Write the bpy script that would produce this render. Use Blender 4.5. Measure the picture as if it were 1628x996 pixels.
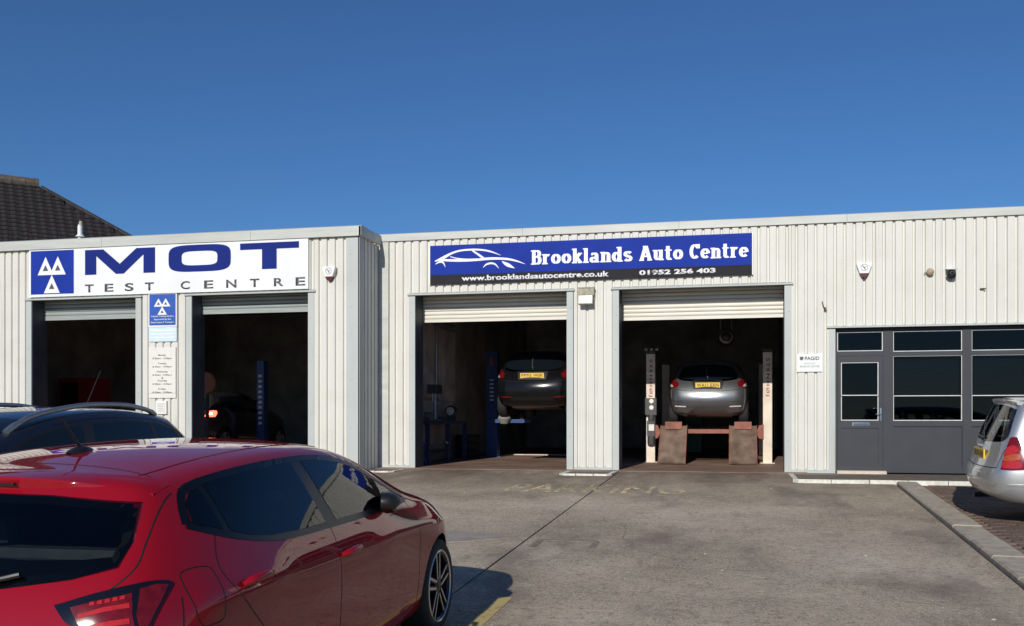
import bpy, bmesh, math, random
import numpy as np
from mathutils import Vector, Matrix
from mathutils.bvhtree import BVHTree

random.seed(7)
R = math.radians
for o in list(bpy.data.objects):
    bpy.data.objects.remove(o)
scene = bpy.context.scene
C = scene.collection

# ------------------------------------------------------------------ camera, sky, sun, exposure
YF = 17.20          # front plane of the workshop
YM = 16.24          # front plane of the test bay unit
SLOPE = 0.0372      # the forecourt falls towards the road
cam_d = bpy.data.cameras.new('camera')
cam = bpy.data.objects.new('camera', cam_d)
C.objects.link(cam)
cam.location = (0, 0, 0.98)
cam.rotation_euler = (R(90), 0, R(11.884))
cam_d.sensor_width = 36
cam_d.lens = 1450 / 1628 * 36
cam_d.shift_x = -56 / 1628
cam_d.shift_y = 167 / 1628
cam_d.clip_start = 0.05
cam_d.clip_end = 2000
scene.camera = cam

SUN_EL, SUN_AZ = 24.0, 4.0      # elevation, and degrees to the left of straight behind the camera
world = bpy.data.worlds.new('World')
scene.world = world
world.use_nodes = True
wn = world.node_tree
wn.nodes.clear()
sky = wn.nodes.new('ShaderNodeTexSky')
sky.sky_type = 'NISHITA'
sky.sun_disc = False
sky.sun_elevation = R(SUN_EL)
sky.sun_rotation = R(180 + SUN_AZ)
sky.air_density = 1.0
sky.dust_density = 0.0
sky.ozone_density = 10.0
bg = wn.nodes.new('ShaderNodeBackground')
bg.inputs['Strength'].default_value = 0.082
wo = wn.nodes.new('ShaderNodeOutputWorld')
wn.links.new(sky.outputs[0], bg.inputs['Color'])
wn.links.new(bg.outputs[0], wo.inputs['Surface'])

sun_d = bpy.data.lights.new('sun', 'SUN')
sun_d.energy = 3.7
sun_d.angle = R(0.53)
sun_d.color = (1.0, 0.95, 0.87)
sun = bpy.data.objects.new('sun', sun_d)
C.objects.link(sun)
sun_vec = Vector((-math.sin(R(SUN_AZ)) * math.cos(R(SUN_EL)), -math.cos(R(SUN_AZ)) * math.cos(R(SUN_EL)), math.sin(R(SUN_EL))))
sun.rotation_euler = sun_vec.to_track_quat('Z', 'Y').to_euler()
sun.location = (-6, -20, 14)

vs = scene.view_settings
vs.view_transform = 'Standard'
vs.look = 'None'
vs.exposure = 0.0
vs.gamma = 1.0
vs.use_curve_mapping = False
scene.cycles.max_bounces = 8
scene.cycles.diffuse_bounces = 4

def gz(y):
    return -SLOPE * (YF - y) if y > -12 else -SLOPE * (YF + 12)

# ------------------------------------------------------------------ materials
MATS = {}
def nmat(name):
    m = bpy.data.materials.new(name)
    m.use_nodes = True
    MATS[name] = m
    nt = m.node_tree
    return m, nt, nt.nodes['Principled BSDF']

def ramp(nt, fac, stops):
    r = nt.nodes.new('ShaderNodeValToRGB')
    el = r.color_ramp.elements
    while len(el) < len(stops):
        el.new(0.5)
    for e, (p, c) in zip(el, stops):
        e.position = p
        e.color = (c[0], c[1], c[2], 1) if not isinstance(c, (int, float)) else (c, c, c, 1)
    nt.links.new(fac, r.inputs[0])
    return r.outputs[0]

def noise(nt, scale, detail=4, rough=0.55, stretch=None, rot=None):
    tc = nt.nodes.new('ShaderNodeTexCoord')
    n = nt.nodes.new('ShaderNodeTexNoise')
    n.inputs['Scale'].default_value = scale
    n.inputs['Detail'].default_value = detail
    n.inputs['Roughness'].default_value = rough
    src = tc.outputs['Object']
    if stretch:
        mp = nt.nodes.new('ShaderNodeMapping')
        mp.inputs['Scale'].default_value = stretch
        if rot:
            mp.inputs['Rotation'].default_value = rot
        nt.links.new(src, mp.inputs[0])
        src = mp.outputs[0]
    nt.links.new(src, n.inputs['Vector'])
    return n.outputs['Fac']

def mix(nt, fac, a, b, mode='MIX'):
    n = nt.nodes.new('ShaderNodeMix')
    n.data_type = 'RGBA'
    n.blend_type = mode
    for sock, v in ((n.inputs[0], fac), (n.inputs[6], a), (n.inputs[7], b)):
        if isinstance(v, (int, float)):
            sock.default_value = v
        elif isinstance(v, tuple):
            sock.default_value = (v[0], v[1], v[2], 1)
        else:
            nt.links.new(v, sock)
    return n.outputs[2]

def bump(nt, b, height, strength=0.3, dist=0.01):
    n = nt.nodes.new('ShaderNodeBump')
    n.inputs['Strength'].default_value = strength
    n.inputs['Distance'].default_value = dist
    nt.links.new(height, n.inputs['Height'])
    nt.links.new(n.outputs[0], b.inputs['Normal'])

def simple(name, col, rough=0.5, metal=0.0, var=0.12, scale=6.0, bmp=0.0, coat=0.0, stretch=None, spec=0.5):
    m, nt, b = nmat(name)
    f = noise(nt, scale, stretch=stretch)
    c = ramp(nt, f, [(0.3, tuple(v * (1 - var) for v in col)), (0.7, tuple(min(1, v * (1 + var)) for v in col))])
    nt.links.new(c, b.inputs['Base Color'])
    b.inputs['Roughness'].default_value = rough
    b.inputs['Metallic'].default_value = metal
    b.inputs['Specular IOR Level'].default_value = spec
    if coat:
        b.inputs['Coat Weight'].default_value = coat
        b.inputs['Coat Roughness'].default_value = 0.03
    if bmp:
        bump(nt, b, noise(nt, scale * 8), bmp, 0.004)
    return m

def emit(name, col, strength):
    m, nt, b = nmat(name)
    b.inputs['Base Color'].default_value = (*col, 1)
    b.inputs['Emission Color'].default_value = (*col, 1)
    b.inputs['Emission Strength'].default_value = strength
    return m

# weathered sheet cladding: cream paint, rain streaks, dust towards nothing in particular
def clad(name, col):
    m, nt, b = nmat(name)
    streak = noise(nt, 1.0, 5, 0.65, stretch=(9, 9, 0.55))
    blot = noise(nt, 1.7, 5, 0.6)
    fine = noise(nt, 55, 3)
    base = ramp(nt, streak, [(0.25, tuple(v * 0.94 for v in col)), (0.5, col), (0.8, tuple(min(1, v * 1.02) for v in col))])
    dirt = ramp(nt, blot, [(0.30, (0.84, 0.83, 0.80)), (0.55, (1, 1, 1))])
    c = mix(nt, 0.4, base, dirt, 'MULTIPLY')
    run = noise(nt, 1.0, 6, 0.7, stretch=(14, 14, 0.35))
    c = mix(nt, ramp(nt, run, [(0.60, 0.0), (0.74, 0.45)]), c, (0.36, 0.30, 0.23))
    spot = ramp(nt, fine, [(0.22, (0.72, 0.66, 0.58)), (0.33, (1, 1, 1))])
    c = mix(nt, 0.5, c, spot, 'MULTIPLY')
    nt.links.new(c, b.inputs['Base Color'])
    b.inputs['Roughness'].default_value = 0.55
    bump(nt, b, noise(nt, 3.0, 4), 0.12, 0.01)
    return m
clad('cladding', (0.66, 0.65, 0.59))
clad('flashing', (0.475, 0.505, 0.485))
simple('fascia_metal', (0.52, 0.53, 0.49), 0.5, var=0.12, scale=1.4, stretch=(0.6, 4, 4))
simple('shutter_cream', (0.72, 0.69, 0.60), 0.45, var=0.1, scale=2.5, stretch=(0.5, 4, 14))
simple('shutter_grey', (0.33, 0.36, 0.35), 0.4, var=0.15, scale=2.5, stretch=(0.5, 4, 14))
simple('guide_metal', (0.10, 0.11, 0.12), 0.6)
simple('inner_wall', (0.34, 0.325, 0.305), 0.85, var=0.35, scale=1.3, bmp=0.2)
simple('inner_panel', (0.60, 0.59, 0.56), 0.7, var=0.3, scale=2)
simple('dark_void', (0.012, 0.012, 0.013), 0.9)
simple('reveal_paint', (0.055, 0.066, 0.075), 0.6, var=0.25, scale=2.5)  # flashing lining the vehicle doors, its shade put into a dark colour
simple('office_paint', (0.033, 0.037, 0.045), 0.62, var=0.10, scale=3)
simple('white_bead', (0.66, 0.66, 0.63), 0.5, var=0.1, scale=9)
simple('chrome', (0.75, 0.75, 0.76), 0.18, metal=1.0, var=0.05)
simple('black_plastic', (0.012, 0.012, 0.013), 0.42, var=0.2, scale=20)
simple('gap_black', (0.004, 0.004, 0.004), 0.8)
simple('gloss_black', (0.004, 0.004, 0.0045), 0.3, var=0.1, spec=0.35)
simple('rubber', (0.013, 0.013, 0.013), 0.75, var=0.25, scale=18, bmp=0.15)
simple('sign_white', (0.80, 0.81, 0.80), 0.35, var=0.04, scale=1.5)
simple('sign_blue', (0.008, 0.033, 0.30), 0.7, var=0.12, scale=2.2, spec=0.2)
simple('sign_blue_small', (0.035, 0.10, 0.42), 0.35, var=0.08, scale=5)
simple('sign_black', (0.010, 0.010, 0.015), 0.8, var=0.2, scale=4)
simple('letter_blue', (0.006, 0.020, 0.19), 0.7, var=0.08, scale=3, spec=0.2)
simple('letter_grey', (0.085, 0.085, 0.105), 0.4, var=0.1, scale=3)
simple('emblem_grey', (0.075, 0.080, 0.10), 0.5)
simple('letter_white', (0.82, 0.82, 0.82), 0.35, var=0.02)
simple('notice_paper', (0.74, 0.72, 0.66), 0.5, var=0.04, scale=8)
simple('notice_pale_blue', (0.60, 0.74, 0.80), 0.45, var=0.1, scale=6, stretch=(1, 1, 8))
simple('ink', (0.10, 0.09, 0.085), 0.6)
simple('ink_pale', (0.36, 0.40, 0.40), 0.6)
simple('alarm_white', (0.80, 0.80, 0.79), 0.35, var=0.03)
simple('alarm_red', (0.12, 0.012, 0.018), 0.25, var=0.1)
simple('aged_plastic', (0.42, 0.34, 0.23), 0.5, var=0.25, scale=14)
simple('lamp_body', (0.30, 0.27, 0.20), 0.5, var=0.3, scale=14)
simple('lamp_lens', (0.85, 0.83, 0.72), 0.15, var=0.04)
simple('roof_tile', (0.027, 0.022, 0.020), 0.75, var=0.45, scale=7, bmp=0.3)
simple('ridge_tile', (0.10, 0.08, 0.062), 0.85, var=0.35, scale=5, bmp=0.4)
simple('house_brick', (0.22, 0.11, 0.075), 0.85, var=0.25, scale=4)
simple('pipe_white', (0.80, 0.80, 0.78), 0.4, var=0.04)
simple('roof_felt', (0.07, 0.07, 0.07), 0.9)
simple('lift_cream', (0.78, 0.66, 0.54), 0.45, var=0.14, scale=3)
simple('lift_red', (0.27, 0.085, 0.052), 0.55, var=0.35, scale=5)
simple('lift_ramp', (0.17, 0.115, 0.085), 0.65, var=0.45, scale=4, bmp=0.2)
simple('lift_blue', (0.018, 0.055, 0.20), 0.4, var=0.15, scale=3)
simple('lift_text_red', (0.30, 0.045, 0.05), 0.5)
simple('box_grey', (0.055, 0.055, 0.055), 0.5, var=0.2)
simple('dial_white', (0.82, 0.80, 0.76), 0.3)
simple('tool_red', (0.22, 0.018, 0.018), 0.4, var=0.15)
simple('tool_green', (0.02, 0.09, 0.055), 0.45, var=0.15)
simple('bench_blue', (0.016, 0.028, 0.085), 0.5, var=0.2)
simple('orange_plastic', (0.36, 0.10, 0.03), 0.45)
simple('steel', (0.32, 0.32, 0.32), 0.35, metal=0.8, var=0.2)
simple('pale_fabric', (0.24, 0.23, 0.21), 0.9, var=0.1)
simple('paint_white_worn', (0.66, 0.64, 0.56), 0.7, var=0.22, scale=12, bmp=0.3)
simple('kerb_concrete', (0.42, 0.36, 0.275), 0.85, var=0.22, scale=9, bmp=0.5)
simple('apron_concrete', (0.150, 0.118, 0.088), 0.85, var=0.25, scale=5, bmp=0.3)
simple('step_stone', (0.62, 0.52, 0.43), 0.75, var=0.15, scale=8, bmp=0.2)
simple('rust', (0.10, 0.055, 0.03), 0.8, var=0.4, scale=20)
for i, c in enumerate([(0.150, 0.100, 0.072), (0.125, 0.085, 0.066), (0.170, 0.118, 0.086)]):
    simple('paver_brown_%d' % i, c, 0.85, var=0.22, scale=14, bmp=0.35)
def car_clear(name, tint):
    m = bpy.data.materials.new(name)
    m.use_nodes = True
    nt = m.node_tree
    nt.nodes.clear()
    out = nt.nodes.new('ShaderNodeOutputMaterial')
    t = nt.nodes.new('ShaderNodeBsdfTransparent')
    t.inputs[0].default_value = (*tint, 1)
    g = nt.nodes.new('ShaderNodeBsdfGlossy')
    g.inputs['Roughness'].default_value = 0.01
    fr = nt.nodes.new('ShaderNodeFresnel')
    fr.inputs['IOR'].default_value = 1.52
    mx = nt.nodes.new('ShaderNodeMixShader')
    nt.links.new(fr.outputs[0], mx.inputs[0])
    nt.links.new(t.outputs[0], mx.inputs[1])
    nt.links.new(g.outputs[0], mx.inputs[2])
    nt.links.new(mx.outputs[0], out.inputs[0])
    MATS[name] = m
car_clear('clear_glass', (0.78, 0.84, 0.82))
car_clear('privacy_glass', (0.44, 0.50, 0.52))
simple('cabin_dark', (0.075, 0.075, 0.08), 0.7, var=0.2, scale=12)
simple('tail_red', (0.15, 0.004, 0.006), 0.12, var=0.3, scale=30, coat=0.6)
simple('tail_bright', (0.45, 0.02, 0.018), 0.10, var=0.2, scale=40, coat=0.6)
simple('tail_amber', (0.42, 0.075, 0.015), 0.15, var=0.2, scale=40, coat=0.6)
simple('tail_clear', (0.70, 0.66, 0.64), 0.12, var=0.1, scale=40, coat=0.6)
simple('tail_black', (0.006, 0.004, 0.004), 0.08, coat=1.0)
simple('plate_yellow', (0.78, 0.50, 0.035), 0.4, var=0.05)
simple('plate_ink', (0.012, 0.012, 0.012), 0.5)
simple('rim_light', (0.62, 0.60, 0.56), 0.28, metal=0.7, var=0.05)
simple('rim_black', (0.012, 0.012, 0.013), 0.3, var=0.1)
simple('rail_metal', (0.36, 0.37, 0.385), 0.3, metal=0.8, var=0.05)
simple('mirror_glass', (0.10, 0.11, 0.12), 0.03, metal=1.0, var=0.02)
emit('lamp_red_lit', (1.0, 0.10, 0.05), 5.0)
emit('lamp_white_lit', (1.0, 0.62, 0.45), 8.0)

def car_paint(name, col, metal=0.35, rough=0.32, flake=True):
    m, nt, b = nmat(name)
    f = noise(nt, 900, 1)
    c = ramp(nt, f, [(0.3, tuple(v * 0.86 for v in col)), (0.7, tuple(min(1, v * 1.14) for v in col))])
    nt.links.new(c, b.inputs['Base Color'])
    b.inputs['Metallic'].default_value = metal
    d = noise(nt, 2.2, 5)
    r = ramp(nt, d, [(0.3, rough), (0.75, rough + 0.08)])
    nt.links.new(r, b.inputs['Roughness'])
    b.inputs['Coat Weight'].default_value = 1.0
    b.inputs['Coat Roughness'].default_value = 0.025
    return m
car_paint('paint_red', (0.285, 0.004, 0.012), 0.0, 0.5)
MATS['paint_red'].node_tree.nodes['Principled BSDF'].inputs['Specular IOR Level'].default_value = 0.02
car_paint('paint_navy', (0.012, 0.015, 0.026), 0.3, 0.3)
car_paint('paint_silver', (0.56, 0.57, 0.57), 0.75, 0.33)
car_paint('paint_grey', (0.19, 0.195, 0.205), 0.75, 0.26)
car_paint('paint_dark', (0.055, 0.056, 0.06), 0.6, 0.3)
car_paint('paint_black', (0.006, 0.006, 0.007), 0.0, 0.14)
MATS['paint_black'].node_tree.nodes['Principled BSDF'].inputs['Coat Weight'].default_value = 0.35
MATS['paint_black'].node_tree.nodes['Principled BSDF'].inputs['Specular IOR Level'].default_value = 0.2

def glass_dark(name, col=(0.006, 0.009, 0.013)):
    m, nt, b = nmat(name)
    b.inputs['Base Color'].default_value = (*col, 1)
    b.inputs['Roughness'].default_value = 0.02
    b.inputs['IOR'].default_value = 1.5
    return m
glass_dark('car_glass')
glass_dark('car_glass_tint', (0.010, 0.014, 0.016))

def pane_glass(name):
    m = bpy.data.materials.new(name)
    m.use_nodes = True
    nt = m.node_tree
    nt.nodes.clear()
    out = nt.nodes.new('ShaderNodeOutputMaterial')
    t = nt.nodes.new('ShaderNodeBsdfTransparent')
    t.inputs[0].default_value = (0.45, 0.47, 0.48, 1)
    g = nt.nodes.new('ShaderNodeBsdfGlossy')
    g.inputs['Roughness'].default_value = 0.015
    fr = nt.nodes.new('ShaderNodeFresnel')
    fr.inputs['IOR'].default_value = 1.36
    mx = nt.nodes.new('ShaderNodeMixShader')
    nt.links.new(fr.outputs[0], mx.inputs[0])
    nt.links.new(t.outputs[0], mx.inputs[1])
    nt.links.new(g.outputs[0], mx.inputs[2])
    nt.links.new(mx.outputs[0], out.inputs[0])
    MATS[name] = m
pane_glass('pane_glass')

def yard_mat():
    m, nt, b = nmat('yard_concrete')
    tc = nt.nodes.new('ShaderNodeTexCoord')
    big = noise(nt, 0.32, 6, 0.62)
    mid = noise(nt, 1.6, 6, 0.65)
    fine = noise(nt, 26, 5, 0.75)
    grit = noise(nt, 85, 2, 0.6)
    c = ramp(nt, big, [(0.33, (0.34, 0.27, 0.188)), (0.50, (0.54, 0.438, 0.315)), (0.66, (0.69, 0.575, 0.435))])
    c2 = ramp(nt, mid, [(0.28, (0.74, 0.72, 0.70)), (0.50, (1, 1, 1)), (0.78, (1.0, 0.98, 0.95))])
    c = mix(nt, 0.75, c, c2, 'MULTIPLY')
    c3 = ramp(nt, fine, [(0.36, (0.40, 0.38, 0.36)), (0.46, (0.90, 0.90, 0.90)), (0.55, (1, 1, 1))])
    c = mix(nt, 0.85, c, c3, 'MULTIPLY')
    coarse = noise(nt, 11, 4, 0.7)
    c = mix(nt, 0.7, c, ramp(nt, coarse, [(0.34, (0.60, 0.58, 0.56)), (0.46, (0.95, 0.95, 0.95)), (0.55, (1, 1, 1))]), 'MULTIPLY')
    broom = noise(nt, 1.0, 5, 0.7, stretch=(2.2, 26, 1))
    c = mix(nt, 0.55, c, ramp(nt, broom, [(0.32, (0.62, 0.60, 0.58)), (0.50, (1, 1, 1)), (0.75, (1, 1, 1))]), 'MULTIPLY')
    g = ramp(nt, grit, [(0.56, (0, 0, 0)), (0.66, (1, 1, 1))])
    c = mix(nt, g, c, (0.74, 0.68, 0.58))
    # oil and mud trodden out of the bays
    sx = nt.nodes.new('ShaderNodeSeparateXYZ')
    nt.links.new(tc.outputs['Object'], sx.inputs[0])
    mr = nt.nodes.new('ShaderNodeMapRange')
    mr.inputs[1].default_value = 12.2
    mr.inputs[2].default_value = 16.8
    mr.interpolation_type = 'SMOOTHSTEP'
    nt.links.new(sx.outputs['Y'], mr.inputs[0])
    st = noise(nt, 0.9, 6, 0.7, stretch=(1.4, 0.5, 1))
    mm = nt.nodes.new('ShaderNodeMath')
    mm.operation = 'MULTIPLY'
    nt.links.new(mr.outputs[0], mm.inputs[0])
    nt.links.new(ramp(nt, st, [(0.30, 0.25), (0.62, 1.0)]), mm.inputs[1])
    c = mix(nt, mm.outputs[0], c, (0.17, 0.122, 0.085))
    # oil drips and old tyre marks
    dr = noise(nt, 0.9, 5, 0.6, stretch=(1.0, 0.45, 1))
    c = mix(nt, ramp(nt, dr, [(0.52, 0.0), (0.66, 0.6)]), c, (0.16, 0.135, 0.108))
    nt.links.new(c, b.inputs['Base Color'])
    b.inputs['Roughness'].default_value = 0.88
    b.inputs['Specular IOR Level'].default_value = 0.25
    bump(nt, b, fine, 0.8, 0.016)
    return m
yard_mat()

def floor_mat():
    m, nt, b = nmat('workshop_floor')
    a = noise(nt, 0.8, 6, 0.65)
    f = noise(nt, 14, 4, 0.6)
    c = ramp(nt, a, [(0.3, (0.19, 0.10, 0.072)), (0.55, (0.30, 0.195, 0.14)), (0.75, (0.38, 0.28, 0.21))])
    c = mix(nt, 0.5, c, ramp(nt, f, [(0.35, (0.6, 0.6, 0.6)), (0.6, (1, 1, 1))]), 'MULTIPLY')
    nt.links.new(c, b.inputs['Base Color'])
    b.inputs['Roughness'].default_value = 0.7
    return m
floor_mat()

def worn_paint(name, col, lo, hi):
    m = bpy.data.materials.new(name)
    m.use_nodes = True
    nt = m.node_tree
    b = nt.nodes['Principled BSDF']
    out = nt.nodes['Material Output']
    b.inputs['Base Color'].default_value = (*col, 1)
    b.inputs['Roughness'].default_value = 0.8
    t = nt.nodes.new('ShaderNodeBsdfTransparent')
    mx = nt.nodes.new('ShaderNodeMixShader')
    f = mix(nt, 0.5, noise(nt, 2.2, 5, 0.7), noise(nt, 22, 4, 0.7))
    nt.links.new(ramp(nt, f, [(lo, 0.0), (hi, 1.0)]), mx.inputs[0])
    nt.links.new(t.outputs[0], mx.inputs[1])
    nt.links.new(b.outputs[0], mx.inputs[2])
    nt.links.new(mx.outputs[0], out.inputs[0])
    MATS[name] = m
worn_paint('road_text_yellow', (0.80, 0.65, 0.39), 0.45, 0.56)
worn_paint('road_text_faint', (0.60, 0.50, 0.32), 0.47, 0.58)
worn_paint('bay_line_yellow', (0.55, 0.42, 0.17), 0.36, 0.46)
worn_paint('faint_white', (0.45, 0.42, 0.36), 0.44, 0.56)

# ------------------------------------------------------------------ mesh helpers
class MB:
    def __init__(s):
        s.v = []; s.f = []; s.m = []
    def add(s, vs, fs, mi=0):
        n = len(s.v)
        s.v += [tuple(p) for p in vs]
        s.f += [tuple(i + n for i in f) for f in fs]
        s.m += [mi] * len(fs)
        return s
    def box(s, x0, x1, y0, y1, z0, z1, mi=0):
        vs = [(x, y, z) for z in (z0, z1) for y in (y0, y1) for x in (x0, x1)]
        fs = [(0, 2, 3, 1), (4, 5, 7, 6), (0, 1, 5, 4), (2, 6, 7, 3), (0, 4, 6, 2), (1, 3, 7, 5)]
        return s.add(vs, fs, mi)
    def prism(s, poly, axis, a, b, mi=0):
        # poly in the two other axes (in order), extruded along axis from a to b
        def P(p, t):
            if axis == 'x': return (t, p[0], p[1])
            if axis == 'y': return (p[0], t, p[1])
            return (p[0], p[1], t)
        n = len(poly)
        vs = [P(p, a) for p in poly] + [P(p, b) for p in poly]
        fs = [tuple(range(n))[::-1], tuple(range(n, 2 * n))] + [(i, (i + 1) % n, n + (i + 1) % n, n + i) for i in range(n)]
        return s.add(vs, fs, mi)
    def tube(s, pts, r, n=8, mi=0, caps=True):
        pts = [Vector(p) for p in pts]
        rs = r if isinstance(r, (list, tuple)) else [r] * len(pts)
        base = len(s.v)
        up = None
        for i, p in enumerate(pts):
            d = (pts[min(i + 1, len(pts) - 1)] - pts[max(i - 1, 0)]).normalized()
            if up is None:
                up = Vector((0, 0, 1)) if abs(d.z) < 0.9 else Vector((1, 0, 0))
            a = d.cross(up).normalized()
            b = d.cross(a).normalized()
            for k in range(n):
                t = 2 * math.pi * k / n
                s.v.append(tuple(p + (a * math.cos(t) + b * math.sin(t)) * rs[i]))
        for i in range(len(pts) - 1):
            for k in range(n):
                s.f.append((base + i * n + k, base + i * n + (k + 1) % n, base + (i + 1) * n + (k + 1) % n, base + (i + 1) * n + k)); s.m.append(mi)
        if caps:
            s.f.append(tuple(base + k for k in range(n))[::-1]); s.m.append(mi)
            s.f.append(tuple(base + (len(pts) - 1) * n + k for k in range(n))); s.m.append(mi)
        return s
    def lathe(s, prof, c, axis='z', n=24, mi=0):
        # prof: (radius, along)
        base = len(s.v)
        for r, t in prof:
            for k in range(n):
                a = 2 * math.pi * k / n
                u, w = r * math.cos(a), r * math.sin(a)
                if axis == 'z': p = (c[0] + u, c[1] + w, c[2] + t)
                elif axis == 'y': p = (c[0] + u, c[1] + t, c[2] + w)
                else: p = (c[0] + t, c[1] + u, c[2] + w)
                s.v.append(p)
        for i in range(len(prof) - 1):
            for k in range(n):
                s.f.append((base + i * n + k, base + i * n + (k + 1) % n, base + (i + 1) * n + (k + 1) % n, base + (i + 1) * n + k)); s.m.append(mi)
        return s
    def mesh(s, name, mats, smooth=False):
        me = bpy.data.meshes.new(name)
        me.from_pydata(s.v, [], s.f)
        for m in (mats if isinstance(mats, (list, tuple)) else [mats]):
            me.materials.append(MATS[m])
        me.polygons.foreach_set('material_index', s.m)
        bm = bmesh.new(); bm.from_mesh(me)
        bmesh.ops.recalc_face_normals(bm, faces=bm.faces)
        bm.to_mesh(me); bm.free()
        if smooth:
            me.polygons.foreach_set('use_smooth', [True] * len(me.polygons))
            me.set_sharp_from_angle(angle=R(38))
        me.update()
        return me
    def build(s, name, mats, parent=None, smooth=False):
        return link(name, s.mesh(name, mats, smooth), parent)

def link(name, me, parent=None):
    o = bpy.data.objects.new(name, me)
    C.objects.link(o)
    if parent is not None:
        o.parent = parent
        if 'world_root' in ROOTS and parent.name in ROOTS['world_root']:
            o.matrix_parent_inverse = Matrix.Translation(-parent.location)
    return o
ROOTS = {'world_root': set()}

def thing(name, label, cat, loc=(0, 0, 0), rot=(0, 0, 0), group=None, world=False):
    o = bpy.data.objects.new(name, None)
    C.objects.link(o)
    o.empty_display_size = 0.3
    o.location = loc
    o.rotation_euler = rot
    o['label'] = label; o['category'] = cat
    if group: o['group'] = group
    if world: ROOTS['world_root'].add(o.name)
    return o

def tag(o, label, cat, group=None):
    o['label'] = label; o['category'] = cat
    if group: o['group'] = group
    return o

def struct(o):
    o['kind'] = 'structure'
    return o

def text_mesh(body, x0, x1, z0, z1, y, depth, mat, name, parent, bold=0.0, flat=False, spacing=1.0):
    """lettering whose box is x0..x1, z0..z1 on the plane y (facing -y), or lying on the ground if flat"""
    cu = bpy.data.curves.new('lettering', 'FONT')
    cu.body = body
    cu.offset = bold
    cu.space_character = spacing
    cu.resolution_u = 4
    ob = bpy.data.objects.new('lettering_tmp', cu)
    C.objects.link(ob)
    dg = bpy.context.evaluated_depsgraph_get()
    me = bpy.data.meshes.new_from_object(ob.evaluated_get(dg))
    bpy.data.objects.remove(ob)
    bm = bmesh.new(); bm.from_mesh(me)
    bmesh.ops.triangulate(bm, faces=bm.faces)
    xs = [v.co.x for v in bm.verts]; ys = [v.co.y for v in bm.verts]
    ax, bx, ay, by = min(xs), max(xs), min(ys), max(ys)
    for v in bm.verts:
        u = (v.co.x - ax) / (bx - ax); w = (v.co.y - ay) / (by - ay)
        if flat:
            yy = z0 + w * (z1 - z0)
            v.co = (x0 + u * (x1 - x0), yy, gz(yy) + y)
        else:
            v.co = (x0 + u * (x1 - x0), y, z0 + w * (z1 - z0))
    if not flat:
        ret = bmesh.ops.extrude_face_region(bm, geom=list(bm.faces))
        for g in ret['geom']:
            if isinstance(g, bmesh.types.BMVert):
                g.co.y -= depth
    bmesh.ops.recalc_face_normals(bm, faces=bm.faces)
    me2 = bpy.data.meshes.new(name)
    bm.to_mesh(me2); bm.free()
    bpy.data.meshes.remove(me)
    me2.materials.append(MATS[mat])
    return link(name, me2, parent)

def stroke(mb, pts, y, depth=0.004, mi=0):
    """tapered flat stroke of (x, z, width) on plane y"""
    L, Rr = [], []
    for i, (x, z, w) in enumerate(pts):
        a = pts[max(0, i - 1)]; b = pts[min(len(pts) - 1, i + 1)]
        d = Vector((b[0] - a[0], b[1] - a[1])).normalized()
        nx, nz = -d.y, d.x
        L.append((x + nx * w / 2, z + nz * w / 2)); Rr.append((x - nx * w / 2, z - nz * w / 2))
    for i in range(len(pts) - 1):
        mb.prism([L[i], L[i + 1], Rr[i + 1], Rr[i]], 'y', y - depth, y, mi)
    return mb

def spline(pts, n=5):
    out = []
    P = [np.array(p, float) for p in pts]
    for i in range(len(P) - 1):
        p0, p1, p2, p3 = P[max(0, i - 1)], P[i], P[i + 1], P[min(len(P) - 1, i + 2)]
        for k in range(n):
            t = k / n
            out.append(tuple(0.5 * ((2 * p1) + (-p0 + p2) * t + (2 * p0 - 5 * p1 + 4 * p2 - p3) * t * t + (-p0 + 3 * p1 - 3 * p2 + p3) * t ** 3)))
    out.append(tuple(P[-1]))
    return out

# ------------------------------------------------------------------ ground
XJ = -2.18          # joint between the two pours of the yard
mb = MB()
ysteps = [-400, -60, -12, 0, 8, 15.1, YF - 0.02, YF + 0.02, 60, 500]
for i in range(len(ysteps) - 1):
    a, b = ysteps[i], ysteps[i + 1]
    za = gz(a) - 0.05 if a < YF else -0.06
    zb = gz(b) - 0.05 if b < YF else -0.06
    mb.add([(-500, a, za), (500, a, za), (500, b, zb), (-500, b, zb)], [(0, 1, 2, 3)])
struct(mb.build('ground', 'yard_concrete'))
def slab(x0a, x1a, x0b, x1b, y0, y1, name, n=8):
    mb = MB()
    for i in range(n):
        a = y0 + (y1 - y0) * i / n; b = y0 + (y1 - y0) * (i + 1) / n
        def X(p, q, y): return p + (q - p) * (y - y0) / (y1 - y0)
        mb.add([(X(x0a, x0b, a), a, gz(a)), (X(x1a, x1b, a), a, gz(a)), (X(x1a, x1b, b), b, gz(b)), (X(x0a, x0b, b), b, gz(b))], [(0, 1, 2, 3)])
    for xa, xb in ((x0a, x0b), (x1a, x1b)):
        mb.add([(xa, y0, gz(y0) - 0.05), (xa, y0, gz(y0)), (xb, y1, gz(y1)), (xb, y1, gz(y1) - 0.05)], [(0, 1, 2, 3)])
    return mb.build(name, 'yard_concrete', YARD)
yard = MB()
yard.box(-40, -22, -11.9, YM - 0.5, -1.2, -1.19)
YARD = struct(yard.build('yard', 'yard_concrete'))
slab(-22, XJ - 0.011, -22, XJ - 0.011, -11.9, 16.9, 'concrete_slab')
slab(XJ + 0.011, 1.50, XJ + 0.011, 2.47, -11.9, 16.9, 'concrete_slab')
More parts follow.
